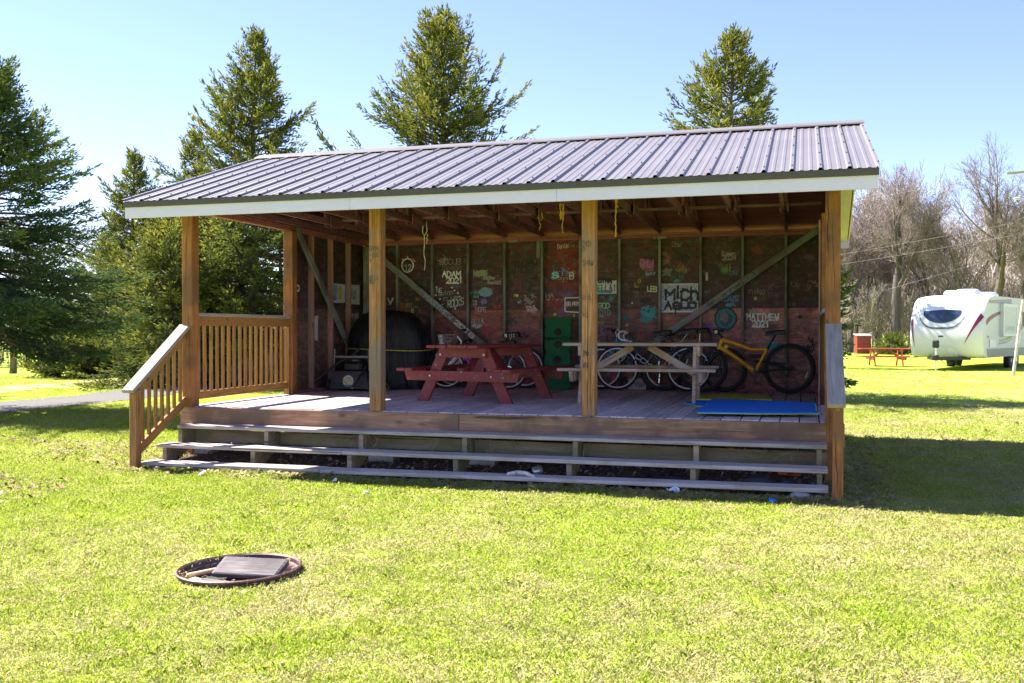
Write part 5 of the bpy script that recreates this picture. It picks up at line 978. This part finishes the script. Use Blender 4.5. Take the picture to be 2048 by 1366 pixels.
# ---------------------------------------------------------------- small things on the lawns
p = at(1772, 728, 36); picnic_table('picnic_table', 'orange red picnic table on the lawn beside the white trailer', (p.x, 36, gz(p.x,36)), math.radians(8), ORED, L=2.3, top=.78, fx=.62, footx=.62, vbr=True)
p = at(85, 754, 84); dl = 84; zz = gz(p.x, 84); picnic_table('picnic_table', 'weathered picnic table far out on the green field', (p.x, dl, zz), math.radians(24), TANW, L=2.3, fx=.7)
p = at(455, 770, 24); picnic_table('picnic_table', 'dark red picnic table in shade behind the left railing', (p.x, 24, gz(p.x,24)), math.radians(15), painted('dark_red_table', (.12,.03,.03), (.1,.06,.05), .7))
# red outbuilding
p = at(1725, 702, 62); sh = thing('red_shed', 'small weathered red board shed at the edge of the woods', 'shed', (p.x, 62, gz(p.x,62)), .2); sh.scale = (.82,.82,.9); RB = painted('old_red_boards', (.34,.04,.035), (.3,.2,.18), .66)
for i in range(6):
    board('wall_board', (-.46+i*.184, -.46, .78), (-.46+i*.184, -.46, .781+.0), .9, .01, RB, sh) if False else board('wall_board', (-.46+i*.184, -.46, .0), (-.46+i*.184, -.46, 1.42), .178, .025, RB, sh, (0,1,0))
    for s in (-1,1): board('wall_board', (s*.56, -.42+i*.17, .0), (s*.56, -.42+i*.17, 1.42), .02, .16, RB, sh, (0,1,0))
MB().box((0,0,1.47), (1.3,1.15,.05), Matrix.Rotation(.12, 4, 'X')).build('roof', plain('tin', (.4,.38,.36), .5), sh)
# leaning white pole with a heap of dry grass
p = at(2026, 745, 27); q = at(2046, 600, 27); gp = gz(p.x, 27); po_ = thing('leaning_pole', 'pale leaning pole in the lawn in front of the trailer', 'pole', (p.x, 27, gp)); MB().tube([(0,0,-.1), ((q.x-p.x)*.6, 0, (q.z-gp)*.6), (q.x-p.x, 0, q.z-gp)], [.055,.048,.04], 10).build('shaft', plain('pale_bark', (.6,.52,.48), .7, var=.3), po_, smooth=True)
# power line: pole just outside the frame, cross arm and wires
UP = Vector((at(2085, 500, 48).x, 48, 0)); up_ = thing('utility_pole', 'utility pole at the right edge whose arm and wires cross the sky', 'pole', (UP.x, UP.y, gz(UP.x, 48))); gpo = gz(UP.x, 48)
MB().tube([(0,0,-.3),(0,0,at(2085, 300, 48).z-gpo)], [.15,.11], 10).build('shaft', M['tread'], up_)
za_ = at(2040, 345, 48).z-gpo; MB().beam((-1.75,0,za_-.02), (.4,0,za_+.08), .1, .12).build('cross_arm', M['tread'], up_); zl = at(2035, 395, 48).z-gpo; MB().beam((-1.2,0,zl-.05), (.1,0,zl+.15), .05, .05).build('lamp_arm', M['concrete'], up_); MB().box((-1.25,-.05,zl-.05), (.3,.2,.14), ch=.04).build('lamp_head', paint((.6,.6,.6)), up_)
WIR = plain('wire', (.3,.28,.28), .5)
for (ax, ay, bx_, by_, YA, YBb, sag) in ((2030,343,1745,392,48,60,.25), (2028,446,1700,503,48,58,.2), (2028,470,1690,520,48,60,.5), (2048,497,1920,535,48,40,.1)):
    a = at(ax, ay, YA); b_ = at(bx_, by_, YBb); o = up_.matrix_basis.translation; b2 = a+(b_-a)*2.2; MB().tube([a-o+(b2-a)*(i/14)-Vector((0,0,sag*4*(i/14)*(1-i/14)*.5)) for i in range(15)], .0055, 4).build('wire', WIR, up_)
# ---------------------------------------------------------------- trees
def leaf_mat(name, stops, trans=.25):
    t = NT(name); at_ = t.n('ShaderNodeAttribute', attribute_name='tint'); c = t.ramp(at_.outputs['Fac'], stops)
    t.base(c); t.set(Roughness=.6); t.b.inputs['Specular IOR Level'].default_value = .3
    tl = t.n('ShaderNodeBsdfTranslucent'); t.l(c, tl.inputs[0]); mx = t.n('ShaderNodeMixShader'); mx.inputs[0].default_value = trans; t.l(t.b.outputs[0], mx.inputs[1]); t.l(tl.outputs[0], mx.inputs[2]); t.l(mx.outputs[0], t.t.nodes['Material Output'].inputs[0]); return t.m
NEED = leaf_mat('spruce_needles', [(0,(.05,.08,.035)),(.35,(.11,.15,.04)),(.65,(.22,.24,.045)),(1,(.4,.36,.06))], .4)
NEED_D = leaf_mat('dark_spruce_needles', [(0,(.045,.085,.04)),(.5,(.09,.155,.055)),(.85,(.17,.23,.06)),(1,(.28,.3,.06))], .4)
NEED_Y = leaf_mat('young_pine_needles', [(0,(.1,.13,.03)),(.5,(.17,.2,.05)),(1,(.26,.27,.06))])
SBARK = wood('spruce_bark', (.06,.045,.035), (.12,.09,.075), None, axis=2, fine=8, knots=False)
GBARK = wood('grey_bark', (.07,.055,.053), (.14,.112,.107), (.22,.18,.17), axis=2, fine=8, knots=False, bump=.6)
def tubes_np(P0, P1, R0, R1, k=4):                      # many separate tapered segments
    n = len(P0); d = P1-P0; d /= np.linalg.norm(d, axis=1, keepdims=True)+1e-9; ref = np.where(np.abs(d[:,2:3]) > .9, np.array([[1.,0,0]]), np.array([[0,0,1.]])); a = np.cross(d, ref); a /= np.linalg.norm(a, axis=1, keepdims=True)+1e-9; b = np.cross(d, a)
    ang = np.arange(k)*2*np.pi/k; off = a[:,None]*np.cos(ang)[None,:,None]+b[:,None]*np.sin(ang)[None,:,None]
    V = np.concatenate([P0[:,None]+off*R0[:,None,None], P1[:,None]+off*R1[:,None,None]], 1).reshape(-1,3); i = np.arange(n)[:,None]*2*k; j = np.arange(k)[None]; j2 = (j+1) % k
    F = np.stack([i+j, i+j2, i+k+j2, i+k+j], -1).reshape(-1,4); return V, F
def spruce(name, label, px, top_py, dep, R, mat, seed, base_z=.5, dens=1.0, up=.55, tilt=0, group='spruce trees around the pavilion', shoot=.125, widest=.12, gaps=.25, pw=.85, x=None):
    """dep: world y. R: crown radius at the base"""
    g = np.random.default_rng(seed); q = at(px, top_py, dep); x0 = q.x if x is None else x; z0 = gz(x0, dep); H = q.z-z0
    t = thing(name, label, 'tree', (x0, dep, z0), 0, group)
    tk = MB(); nb = 10; tr_ = [(.04*math.sin(i*1.3+seed)*(i > 0), .04*math.cos(i*1.7+seed)*(i > 0), H*i/nb*.995) for i in range(nb+1)]; tk.tube(tr_, [max(.012, .018*H*(1-i/nb)**.9) for i in range(nb+1)], 8); tk.build('trunk', SBARK, t, smooth=True)
    BP0 = []; BP1 = []; BR0 = []; BR1 = []; SP = []; SD = []; SL = []; ST = []
    z = base_z; gap_az = g.uniform(0, 6.28, 6); gap_z = g.uniform(.1, .8, 6)*H
    while z < H-.4:
        f = (z-base_z)/(H-base_z); prof = (1-f)**pw*(.55+.45*min(1, (f+.02)/widest))*(1+.16*math.sin(z*3.1+seed)+.1*math.sin(z*7.3+seed*2)); k = int(max(4, round((5.4+4.0*(1-f))*dens)))
        for _ in range(k):
            az = g.uniform(0, 6.28); L = R*prof*g.uniform(.5, 1.15)+.05
            if np.any((np.abs((az-gap_az+np.pi) % (2*np.pi)-np.pi) < .4) & (np.abs(gap_z-z) < .06*H)) and g.uniform() < gaps*3: L *= .5
            if g.uniform() < .06: L *= 1.3
            m = 7; s = np.linspace(0, 1, m); el0 = -.18+.95*f**1.3+g.normal(0,.1); curve = up*(.5+.7*g.uniform())
            hor = np.cumsum(np.r_[0, np.cos(el0+curve*s[1:]**2*1.3-.25*(1-f)*np.sin(s[1:]*3))])/(m-1)*L; ver = np.cumsum(np.r_[0, np.sin(el0+curve*s[1:]**2*1.3-.25*(1-f)*np.sin(s[1:]*3))])/(m-1)*L
            sw = g.normal(0,.12)*s**2*L; dirx = np.array([math.cos(az), math.sin(az)]); per = np.array([-dirx[1], dirx[0]])
            P = np.stack([dirx[0]*hor+per[0]*sw, dirx[1]*hor+per[1]*sw, z+ver], 1)
            BP0.append(P[:-1]); BP1.append(P[1:]); r = (.006+.011*L)*(1-s*.85); BR0.append(r[:-1]); BR1.append(r[1:])
            n2 = int((9+L*13)*dens); ss = g.uniform(.12 if L < .8 else .22, 1, n2)**.8
            for sgn_i, s2 in enumerate(ss):
                i = min(int(s2*(m-1)), m-2); fr_ = s2*(m-1)-i; b0 = P[i]*(1-fr_)+P[i+1]*fr_; fw = P[i+1]-P[i]; fw /= np.linalg.norm(fw)+1e-9
                side = np.array([per[0], per[1], 0])*(1 if sgn_i % 2 else -1); l = (.12*min(1, L/.7)+.34*L*(1-s2)**.8)*g.uniform(.5,1.1); dv = fw*.75+side*.7+np.array([0,0,g.normal(-.12,.28)]); dv /= np.linalg.norm(dv)
                ns = max(1, int(l/(shoot*.42))); tt_ = (np.arange(ns)+g.uniform(0,1,ns))/ns*l
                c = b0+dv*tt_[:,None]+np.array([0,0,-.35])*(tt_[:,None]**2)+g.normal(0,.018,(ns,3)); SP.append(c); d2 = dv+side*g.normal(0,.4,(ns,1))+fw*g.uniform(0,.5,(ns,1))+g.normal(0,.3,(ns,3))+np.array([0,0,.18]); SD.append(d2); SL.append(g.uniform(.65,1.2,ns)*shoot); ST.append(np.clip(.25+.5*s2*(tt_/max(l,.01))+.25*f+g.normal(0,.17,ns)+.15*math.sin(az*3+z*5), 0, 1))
            SP.append(P[-1:]); SD.append((P[-1]-P[-2])[None]); SL.append(np.array([shoot*1.3])); ST.append(np.array([.6]))
        z += (.10+.16*(1-f))*g.uniform(.7,1.3)*(H/9)**.5/dens**.5
    for i in range(34):
        az = g.uniform(0,6.28); u_ = g.uniform(0,1); sp_l = .45*(1-u_)+.25; SP.append(np.array([[0,0,H-.62+.6*u_]])); SD.append(np.array([[math.cos(az)*sp_l, math.sin(az)*sp_l, .8]])); SL.append(np.array([.07+.2*(1-u_)])); ST.append(np.array([g.uniform(.2,.7)]))
    V, F = tubes_np(np.concatenate(BP0), np.concatenate(BP1), np.concatenate(BR0), np.concatenate(BR1), 4); obj('branches', np_mesh('branches', V, F, SBARK), t)
    P = np.concatenate(SP); D = np.concatenate(SD); D /= np.linalg.norm(D, axis=1, keepdims=True)+1e-9; Ls = np.concatenate(SL)[:,None]; T = np.concatenate(ST); n = len(P)
    ref = g.normal(0,1,(n,3)); A = np.cross(D, ref); A /= np.linalg.norm(A, axis=1, keepdims=True)+1e-9; B = np.cross(D, A); w_ = Ls*.135
    kite = lambda X: np.stack([P, P+D*Ls*.35+X*w_, P+D*Ls, P+D*Ls*.45-X*w_], 1)
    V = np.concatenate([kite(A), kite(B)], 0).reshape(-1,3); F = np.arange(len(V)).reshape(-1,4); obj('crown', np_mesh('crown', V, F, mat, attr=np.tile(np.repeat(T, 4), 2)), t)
    global NSH; NSH = globals().get('NSH', 0)+n
    return t
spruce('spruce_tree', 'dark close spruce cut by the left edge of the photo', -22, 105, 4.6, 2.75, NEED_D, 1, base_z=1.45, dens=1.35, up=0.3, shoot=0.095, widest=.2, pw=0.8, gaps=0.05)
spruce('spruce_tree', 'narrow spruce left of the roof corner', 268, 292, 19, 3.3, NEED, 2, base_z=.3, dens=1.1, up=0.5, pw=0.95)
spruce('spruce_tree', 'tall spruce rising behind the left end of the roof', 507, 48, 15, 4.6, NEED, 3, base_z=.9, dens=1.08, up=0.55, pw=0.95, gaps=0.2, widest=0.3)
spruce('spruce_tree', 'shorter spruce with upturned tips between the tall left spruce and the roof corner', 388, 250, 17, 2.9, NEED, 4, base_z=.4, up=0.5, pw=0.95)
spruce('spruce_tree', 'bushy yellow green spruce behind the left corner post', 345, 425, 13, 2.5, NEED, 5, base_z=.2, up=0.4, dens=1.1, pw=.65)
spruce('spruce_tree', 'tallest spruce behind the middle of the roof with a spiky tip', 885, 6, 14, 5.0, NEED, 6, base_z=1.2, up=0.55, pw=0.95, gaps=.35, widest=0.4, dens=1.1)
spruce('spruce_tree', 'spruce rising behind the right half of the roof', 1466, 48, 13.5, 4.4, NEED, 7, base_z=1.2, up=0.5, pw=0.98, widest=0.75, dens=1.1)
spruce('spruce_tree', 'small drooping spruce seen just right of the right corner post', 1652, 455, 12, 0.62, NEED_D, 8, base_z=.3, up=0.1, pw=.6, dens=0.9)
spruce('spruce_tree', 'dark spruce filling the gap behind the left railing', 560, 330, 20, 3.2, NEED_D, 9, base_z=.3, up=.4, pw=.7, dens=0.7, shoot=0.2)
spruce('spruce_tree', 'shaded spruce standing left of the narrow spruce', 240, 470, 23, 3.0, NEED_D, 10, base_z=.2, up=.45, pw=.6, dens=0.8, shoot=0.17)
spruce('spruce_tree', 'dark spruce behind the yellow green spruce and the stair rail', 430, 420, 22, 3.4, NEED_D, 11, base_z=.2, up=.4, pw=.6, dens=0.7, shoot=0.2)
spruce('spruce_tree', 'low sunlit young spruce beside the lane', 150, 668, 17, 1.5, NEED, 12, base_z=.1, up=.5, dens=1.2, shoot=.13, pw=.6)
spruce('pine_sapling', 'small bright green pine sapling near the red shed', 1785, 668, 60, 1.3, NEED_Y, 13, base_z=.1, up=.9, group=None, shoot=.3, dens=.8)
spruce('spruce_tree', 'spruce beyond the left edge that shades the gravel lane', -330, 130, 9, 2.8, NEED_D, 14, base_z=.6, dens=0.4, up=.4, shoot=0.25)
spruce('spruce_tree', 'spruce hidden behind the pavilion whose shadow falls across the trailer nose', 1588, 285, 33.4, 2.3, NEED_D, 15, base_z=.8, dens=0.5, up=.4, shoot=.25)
# bare broadleaf trees
def bare_mesh(name, H, seed, r0, spread=.5, levels=5, fork=.35, first=.3, twig=.011):
    g = random.Random(seed); P0 = []; P1 = []; R0 = []; R1 = []
    def grow(p, d, L, r, lev):
        n = (3 if lev < 4 else 2) if lev > 0 else 5; seg = L/n
        for i in range(n):
            d = (d+Vector((g.gauss(0,.1), g.gauss(0,.1), g.gauss(.06,.06) if lev > 0 else .12))*(1 if lev else .5)).normalized(); q = p+d*seg; r2 = r*(1-.42*(1/n)) if lev else r*(1-.3/n)
            P0.append(p); P1.append(q); R0.append(max(r, twig)); R1.append(max(r2, twig*.9)); p, r = q, r2
            if lev < levels and (lev > 0 or i >= n*first):
                for _ in range(1 if lev < 2 else (2 if g.random() < .7 else 1)):
                    ax = d.orthogonal().normalized(); ax.rotate(Matrix.Rotation(g.uniform(0,6.28), 3, d)); dd = d.copy(); dd.rotate(Matrix.Rotation(g.uniform(.5,1.1)*spread*1.6, 3, ax)); grow(p, dd, L*g.uniform(.42,.68), r*g.uniform(.42,.62), lev+1)
        if lev < levels:
            for _ in range(2):
                ax = d.orthogonal().normalized(); ax.rotate(Matrix.Rotation(g.uniform(0,6.28), 3, d)); dd = d.copy(); dd.rotate(Matrix.Rotation(g.uniform(.2,.55)*spread*1.5, 3, ax)); grow(p, dd, L*g.uniform(.5,.75), r*.72, lev+1)
    grow(Vector((0,0,-.1)), Vector((g.gauss(0,.05), g.gauss(0,.05), 1)).normalized(), H*fork, r0, 0)
    f = np.array; P0 = f([tuple(p) for p in P0]); P1 = f([tuple(p) for p in P1]); R0 = f(R0); R1 = f(R1)
    sc = H/max(P1[:,2]); P0[:,2] *= sc; P1[:,2] *= sc
    big = R0 > .05
    return (P0[big], P1[big], R0[big], R1[big]), (P0[~big], P1[~big], R0[~big], R1[~big])
TWIG = wood('twig_bark', (.15,.115,.11), (.26,.2,.19), (.36,.285,.27), axis=2, fine=3, knots=False, bump=0)
_bm = {}
def bare_tree(name, label, px, top_py, dep, seed, r0, group='bare trees along the woods', key=None, base_py=None, rz=0, twig=.0085, levels=5, **kw):
    q = at(px, top_py, dep); z0 = gz(q.x, dep); H = q.z-z0; t = thing(name, label, 'tree', (q.x, dep, z0), rz, group)
    a, b = bare_mesh(name, H, seed, r0, twig=twig, levels=levels, **kw)
    V, F = tubes_np(*a, 7); obj('trunk', np_mesh('trunk', V, F, GBARK, True), t); V, F = tubes_np(*b, 3); obj('crown', np_mesh('crown', V, F, TWIG), t); return t
bare_tree('bare_tree', 'big forked bare tree standing left of the white trailer', 1795, 325, 66, 3, .4, spread=.56, fork=.36, first=.6, levels=5)
bare_tree('bare_tree', 'tall bare tree rising behind the trailer roof', 1990, 285, 62, 5, .36, spread=.52, fork=.36, first=.55)
bare_tree('bare_tree', 'leaning bare tree right of the pavilion corner', 1700, 372, 68, 8, .26, spread=.5, fork=.42)
bare_tree('bare_tree', 'slender bare tree between the big forked tree and the trailer', 1862, 355, 72, 11, .22, spread=.5, fork=.42)
bare_tree('bare_tree', 'bare tree at the right edge under the cross arm', 2050, 318, 60, 14, .3, spread=.55)
bare_tree('bare_tree', 'thin bare tree close behind the trailer nose', 1925, 385, 66, 17, .18, spread=.5, fork=.45)
bare_tree('bare_tree', 'thin bare tree beside the red shed', 1757, 420, 74, 19, .16, spread=.5, fork=.45)
bare_tree('bare_tree', 'smooth grey trunk beyond the lane at the left edge', 24, 420, 24, 23, .16, group='bare trees beyond the lane', spread=.4, fork=.6, first=.7, twig=.006, levels=4)
bare_tree('bare_tree', 'rough leaning trunk beside the low young spruce', 103, 470, 25, 26, .12, group='bare trees beyond the lane', spread=.4, fork=.55, first=.7, twig=.006, levels=4)
bare_tree('bare_tree', 'thin sapling between the two trunks beyond the lane', 86, 650, 22, 29, .03, group='bare trees beyond the lane', spread=.4, fork=.6, twig=.004, levels=3)
bare_tree('bare_tree', 'twiggy bare tree showing above the narrow spruce gap', 190, 405, 34, 31, .12, group='bare trees beyond the lane', spread=.5, twig=.008, levels=4)
# scatter helper: geometry nodes instancing of unlinked variants
def scatter(name, pts, rot, scl, idx, variants, kind='stuff'):
    me = bpy.data.meshes.new(name); me.vertices.add(len(pts)); me.vertices.foreach_set('co', np.asarray(pts, np.float32).ravel())
    for nm, ty, dat in (('rot','FLOAT_VECTOR',rot), ('scl','FLOAT_VECTOR',scl), ('idx','INT',idx)):
        a = me.attributes.new(nm, ty, 'POINT'); a.data.foreach_set('vector' if ty == 'FLOAT_VECTOR' else 'value', np.asarray(dat, np.int32 if ty == 'INT' else np.float32).ravel())
    o = obj(name, me); tag(o, kind=kind); col = bpy.data.collections.new(name+'_variants')
    for i, v in enumerate(variants): vo = bpy.data.objects.new('%s_v%02d' % (name, i), v); col.objects.link(vo)
    ng = bpy.data.node_groups.new(name+'_nodes', 'GeometryNodeTree'); ng.interface.new_socket('Geometry', in_out='INPUT', socket_type='NodeSocketGeometry'); ng.interface.new_socket('Geometry', in_out='OUTPUT', socket_type='NodeSocketGeometry')
    N = ng.nodes.new; gi = N('NodeGroupInput'); go = N('NodeGroupOutput'); ci = N('GeometryNodeCollectionInfo'); ci.inputs['Collection'].default_value = col; ci.inputs['Separate Children'].default_value = True; ci.inputs['Reset Children'].default_value = True
    ip = N('GeometryNodeInstanceOnPoints'); ip.inputs['Pick Instance'].default_value = True
    def na(nm, ty): n = N('GeometryNodeInputNamedAttribute'); n.data_type = ty; n.inputs['Name'].default_value = nm; return [x for x in n.outputs if x.enabled and x.name == 'Attribute'][0]
    L = ng.links.new; L(gi.outputs[0], ip.inputs['Points']); L(ci.outputs[0], ip.inputs['Instance']); L(na('idx','INT'), ip.inputs['Instance Index'])
    er = N('FunctionNodeEulerToRotation'); L(na('rot','FLOAT_VECTOR'), er.inputs[0]); L(er.outputs[0], ip.inputs['Rotation']); L(na('scl','FLOAT_VECTOR'), ip.inputs['Scale']); L(ip.outputs[0], go.inputs[0])
    md = o.modifiers.new('scatter', 'NODES'); md.node_group = ng; return o
# far woods: one mass
vars_ = []
WOODM = NT('woods_bark'); oi2 = WOODM.n('ShaderNodeObjectInfo'); WOODM.base(WOODM.ramp(oi2.outputs['Random'], [(0,(.22,.175,.15)),(.4,(.4,.325,.28)),(.75,(.52,.43,.375)),(1,(.64,.56,.5))])); WOODM.set(Roughness=.9); WOODM = WOODM.m
for sd_ in range(6):
    a, b = bare_mesh('w', 14, 40+sd_, .15, spread=.45 if sd_ < 3 else .32, fork=.42 if sd_ < 3 else .66, first=.3, levels=4 if sd_ < 3 else 3, twig=.018); a = tuple(np.concatenate([u, v]) for u, v in zip(a, b)); V, F = tubes_np(*a, 3); vars_.append(np_mesh('wood_variant', V, F, WOODM))
n = 900; th = NR.uniform(-.42, 1.25, n); dd = NR.uniform(82, 150, n); dd = np.where(th > .3, dd*1.5+40, dd)     # th: angle left of +y
wx = CAM[0]-np.sin(th)*dd; wy = CAM[1]+np.cos(th)*dd; sc = NR.uniform(.7, 1.2, n)*np.where(th > .3, .9, 1)
scatter('far_woods', np.stack([wx, wy, ground(wx, wy)], 1), np.stack([np.zeros(n), NR.normal(0,.05,n), NR.uniform(0,6.28,n)], 1), np.stack([sc, sc, sc*NR.uniform(.85,1.1,n)], 1), NR.integers(0, 6, n), vars_)
# woodland brush: upright saplings
sv = []
for sd_ in range(4):
    a, b = bare_mesh('s', 4.5, 60+sd_, .03, spread=.35, fork=.55, first=.2, levels=3, twig=.012); a = tuple(np.concatenate([u, v]) for u, v in zip(a, b)); V, F = tubes_np(*a, 3); sv.append(np_mesh('brush_variant', V, F, WOODM))
n = 700; th = NR.uniform(-.4, .16, n); dd = NR.uniform(76, 120, n); wx = CAM[0]-np.sin(th)*dd; wy = CAM[1]+np.cos(th)*dd; sc = NR.uniform(.6,1.5,n)
scatter('woodland_brush', np.stack([wx, wy, ground(wx, wy)], 1), np.stack([np.zeros(n), NR.normal(0,.1,n), NR.uniform(0,6.28,n)], 1), np.stack([sc]*3, 1), NR.integers(0, 4, n), sv)
n = 260; th = NR.uniform(.42, .62, n); dd = NR.uniform(27, 36, n); wx = CAM[0]-np.sin(th)*dd; wy = CAM[1]+np.cos(th)*dd; sc = NR.uniform(.12,.3,n)
scatter('roadside_brush', np.stack([wx, wy, ground(wx, wy)], 1), np.stack([np.zeros(n), NR.normal(0,.15,n), NR.uniform(0,6.28,n)], 1), np.stack([sc]*3, 1), NR.integers(0, 4, n), sv)
# ---------------------------------------------------------------- grass
def grass_mat(name, bias=0.0, trans=.45):
    t = NT(name); p = t.coord('World'); at_ = t.n('ShaderNodeAttribute', attribute_name='tint'); at2 = t.n('ShaderNodeAttribute', attribute_name='kindf'); oi = t.n('ShaderNodeObjectInfo')
    f = t.math('ADD', t.math('MULTIPLY', at_.outputs['Fac'], .6), t.math('MULTIPLY', t.noise(p, 2.4, 3), .4))
    grn = t.ramp(f, [(.15,(.3,.42,.04)),(.45,(.43,.53,.065)),(.7,(.53,.59,.1)),(.95,(.63,.64,.2))]); stw = t.ramp(f, [(.15,(.5,.42,.2)),(.5,(.66,.58,.32)),(.9,(.78,.72,.46))])
    a = t.math('ADD', t.math('MULTIPLY', t.noise(p, .55, 4, .6), .55), t.math('MULTIPLY', t.noise(p, 2.9, 5, .65), .6)); sx = t.n('ShaderNodeSeparateXYZ'); t.l(p, sx.inputs[0])
    a = t.math('ADD', a, t.math('MULTIPLY', t.math('ADD', sx.outputs[0], -3.0), .008)); thr = t.ramp(a, [(.46,(.05,.05,.05)),(.6,(.26,.26,.26)),(.72,(.7,.7,.7))])
    isst = t.math('LESS_THAN', at2.outputs['Fac'], t.math('ADD', thr, bias)); c = t.mix(isst, grn, stw); t.base(c); t.set(Roughness=.55); t.b.inputs['Specular IOR Level'].default_value = .3
    tl = t.n('ShaderNodeBsdfTranslucent'); t.l(c, tl.inputs[0]); mx = t.n('ShaderNodeMixShader'); mx.inputs[0].default_value = trans; t.l(t.b.outputs[0], mx.inputs[1]); t.l(tl.outputs[0], mx.inputs[2]); t.l(mx.outputs[0], t.t.nodes['Material Output'].inputs[0]); return t.m
GRN = grass_mat('grass_blades'); STR = grass_mat('dry_grass_blades', .5)
def clump(seed, nb, rad, h0, h1, wd, lean, m):
    g = np.random.default_rng(seed); r = rad*np.sqrt(g.uniform(0,1,nb)); a = g.uniform(0,6.28,nb); b0 = np.stack([r*np.cos(a), r*np.sin(a), np.full(nb,-.004)], 1); d = g.uniform(0,6.28,nb); dv = np.stack([np.cos(d), np.sin(d), np.zeros(nb)], 1); sd = np.stack([-np.sin(d), np.cos(d), np.zeros(nb)], 1)
    h = g.uniform(h0,h1,nb)[:,None]; ln = (g.uniform(.2,1,nb)*lean)[:,None]; w_ = (wd*g.uniform(.6,1.2,nb))[:,None]; upv = np.array([[0,0,1.]])
    mid = b0+upv*h*.6+dv*h*ln*.4; tip = b0+upv*h*np.clip(1.05-ln*.35,.12,1)+dv*h*ln*1.1
    V = np.stack([b0-sd*w_*.5, b0+sd*w_*.5, mid+sd*w_*.42, tip, mid-sd*w_*.42], 1).reshape(-1,3); F = np.arange(nb*5).reshape(nb,5); me = np_mesh('clump', V, F, m, attr=np.repeat(g.uniform(0,1,nb),5)); k2 = me.attributes.new('kindf', 'FLOAT', 'POINT'); k2.data.foreach_set('value', np.repeat(g.uniform(0,1,nb),5).astype(np.float32)); return me
gv_ = [clump(100+i, 64, .1, .008, .024, .0028, .9, GRN) for i in range(5)]+[clump(110+i, 56, .1, .006, .018, .0024, 2.0, STR) for i in range(2)]+[clump(120, 34, .06, .025, .06, .0035, .9, GRN), clump(121, 24, .07, .02, .07, .003, 1.6, STR)]
def lawn_points(n, d0, d1, seed, th0=-.38, th1=.86):
    g = np.random.default_rng(seed); th = g.uniform(th0, th1, n); d = np.sqrt(g.uniform(d0*d0, d1*d1, n)); x = CAM[0]-np.sin(th)*d; y = CAM[1]+np.cos(th)*d; return x, y, d, g
PX = []; RT = []; SC = []; IX = []
for (n, d0, d1, sz, sd_) in ((17000, 2.4, 6.5, 1.0, 1), (30000, 6.5, 12, 1.1, 2), (30000, 12, 22, 1.5, 3), (14000, 22, 40, 2.2, 4)):
    x, y, d, g = lawn_points(n, d0, d1, sd_)
    dead = vnoise(x, y, .9, 3)*.5+vnoise(x, y, 2.7, 5)*.35+vnoise(x, y, 7, 6)*.15; dead = dead+.05*np.clip((x-4)/4, -1, 1)
    keep = ~((x > .1) & (x < 7.2) & (y > -.75) & (y < 5)) & (np.hypot(x-FX, y-FY) > .43) & ~((np.abs(x+7.6+.07*y) < 1.0) & (y < 30)) & ~(np.hypot(x-CAM[0], y-CAM[1]) < 2.2)
    i_ = np.where(g.uniform(0,1,n) < np.clip((dead-.4)*1.6+.12, .06, .4), g.integers(5, 7, n), g.integers(0, 5, n)); s = sz*g.uniform(.8, 1.2, n)
    edge_ = (((np.abs(y+.95) < .14) & (x > 0) & (x < 7.4)) | ((np.abs(x-7.5) < .2) & (y > -1.2) & (y < 3)) | ((np.abs(x+.15) < .15) & (y > -1) & (y < 4))) & (g.uniform(0,1,n) < .35); i_ = np.where(edge_, 7+(g.uniform(0,1,n) < .4), i_); i_ = np.where((g.uniform(0,1,n) < .012), 7, i_)
    P_ = np.stack([x, y, ground(x, y)], 1)[keep]; PX.append(P_); RT.append(np.stack([g.normal(0,.12,n), g.normal(0,.12,n), g.uniform(0,6.28,n)], 1)[keep]); SC.append(np.stack([s, s, s*np.where(d > 20, .6, 1)], 1)[keep]); IX.append(i_[keep])
g = np.random.default_rng(77); n = 560; x = np.concatenate([7.34+np.abs(g.normal(0,.2,n//2)), g.uniform(.1,7.2,n//2)]); y = np.concatenate([g.uniform(-.8,4.5,n//2), g.normal(-.98,.08,n//2)]); PX.append(np.stack([x, y, ground(x, y)], 1)); RT.append(np.stack([g.normal(0,.2,n), g.normal(0,.2,n), g.uniform(0,6.28,n)], 1)); s = g.uniform(.7,1.2,n); SC.append(np.stack([s,s,s], 1)); IX.append(np.where(g.uniform(0,1,n) < .3, 7, 8))
scatter('grass', np.concatenate(PX), np.concatenate(RT), np.concatenate(SC), np.concatenate(IX), gv_)
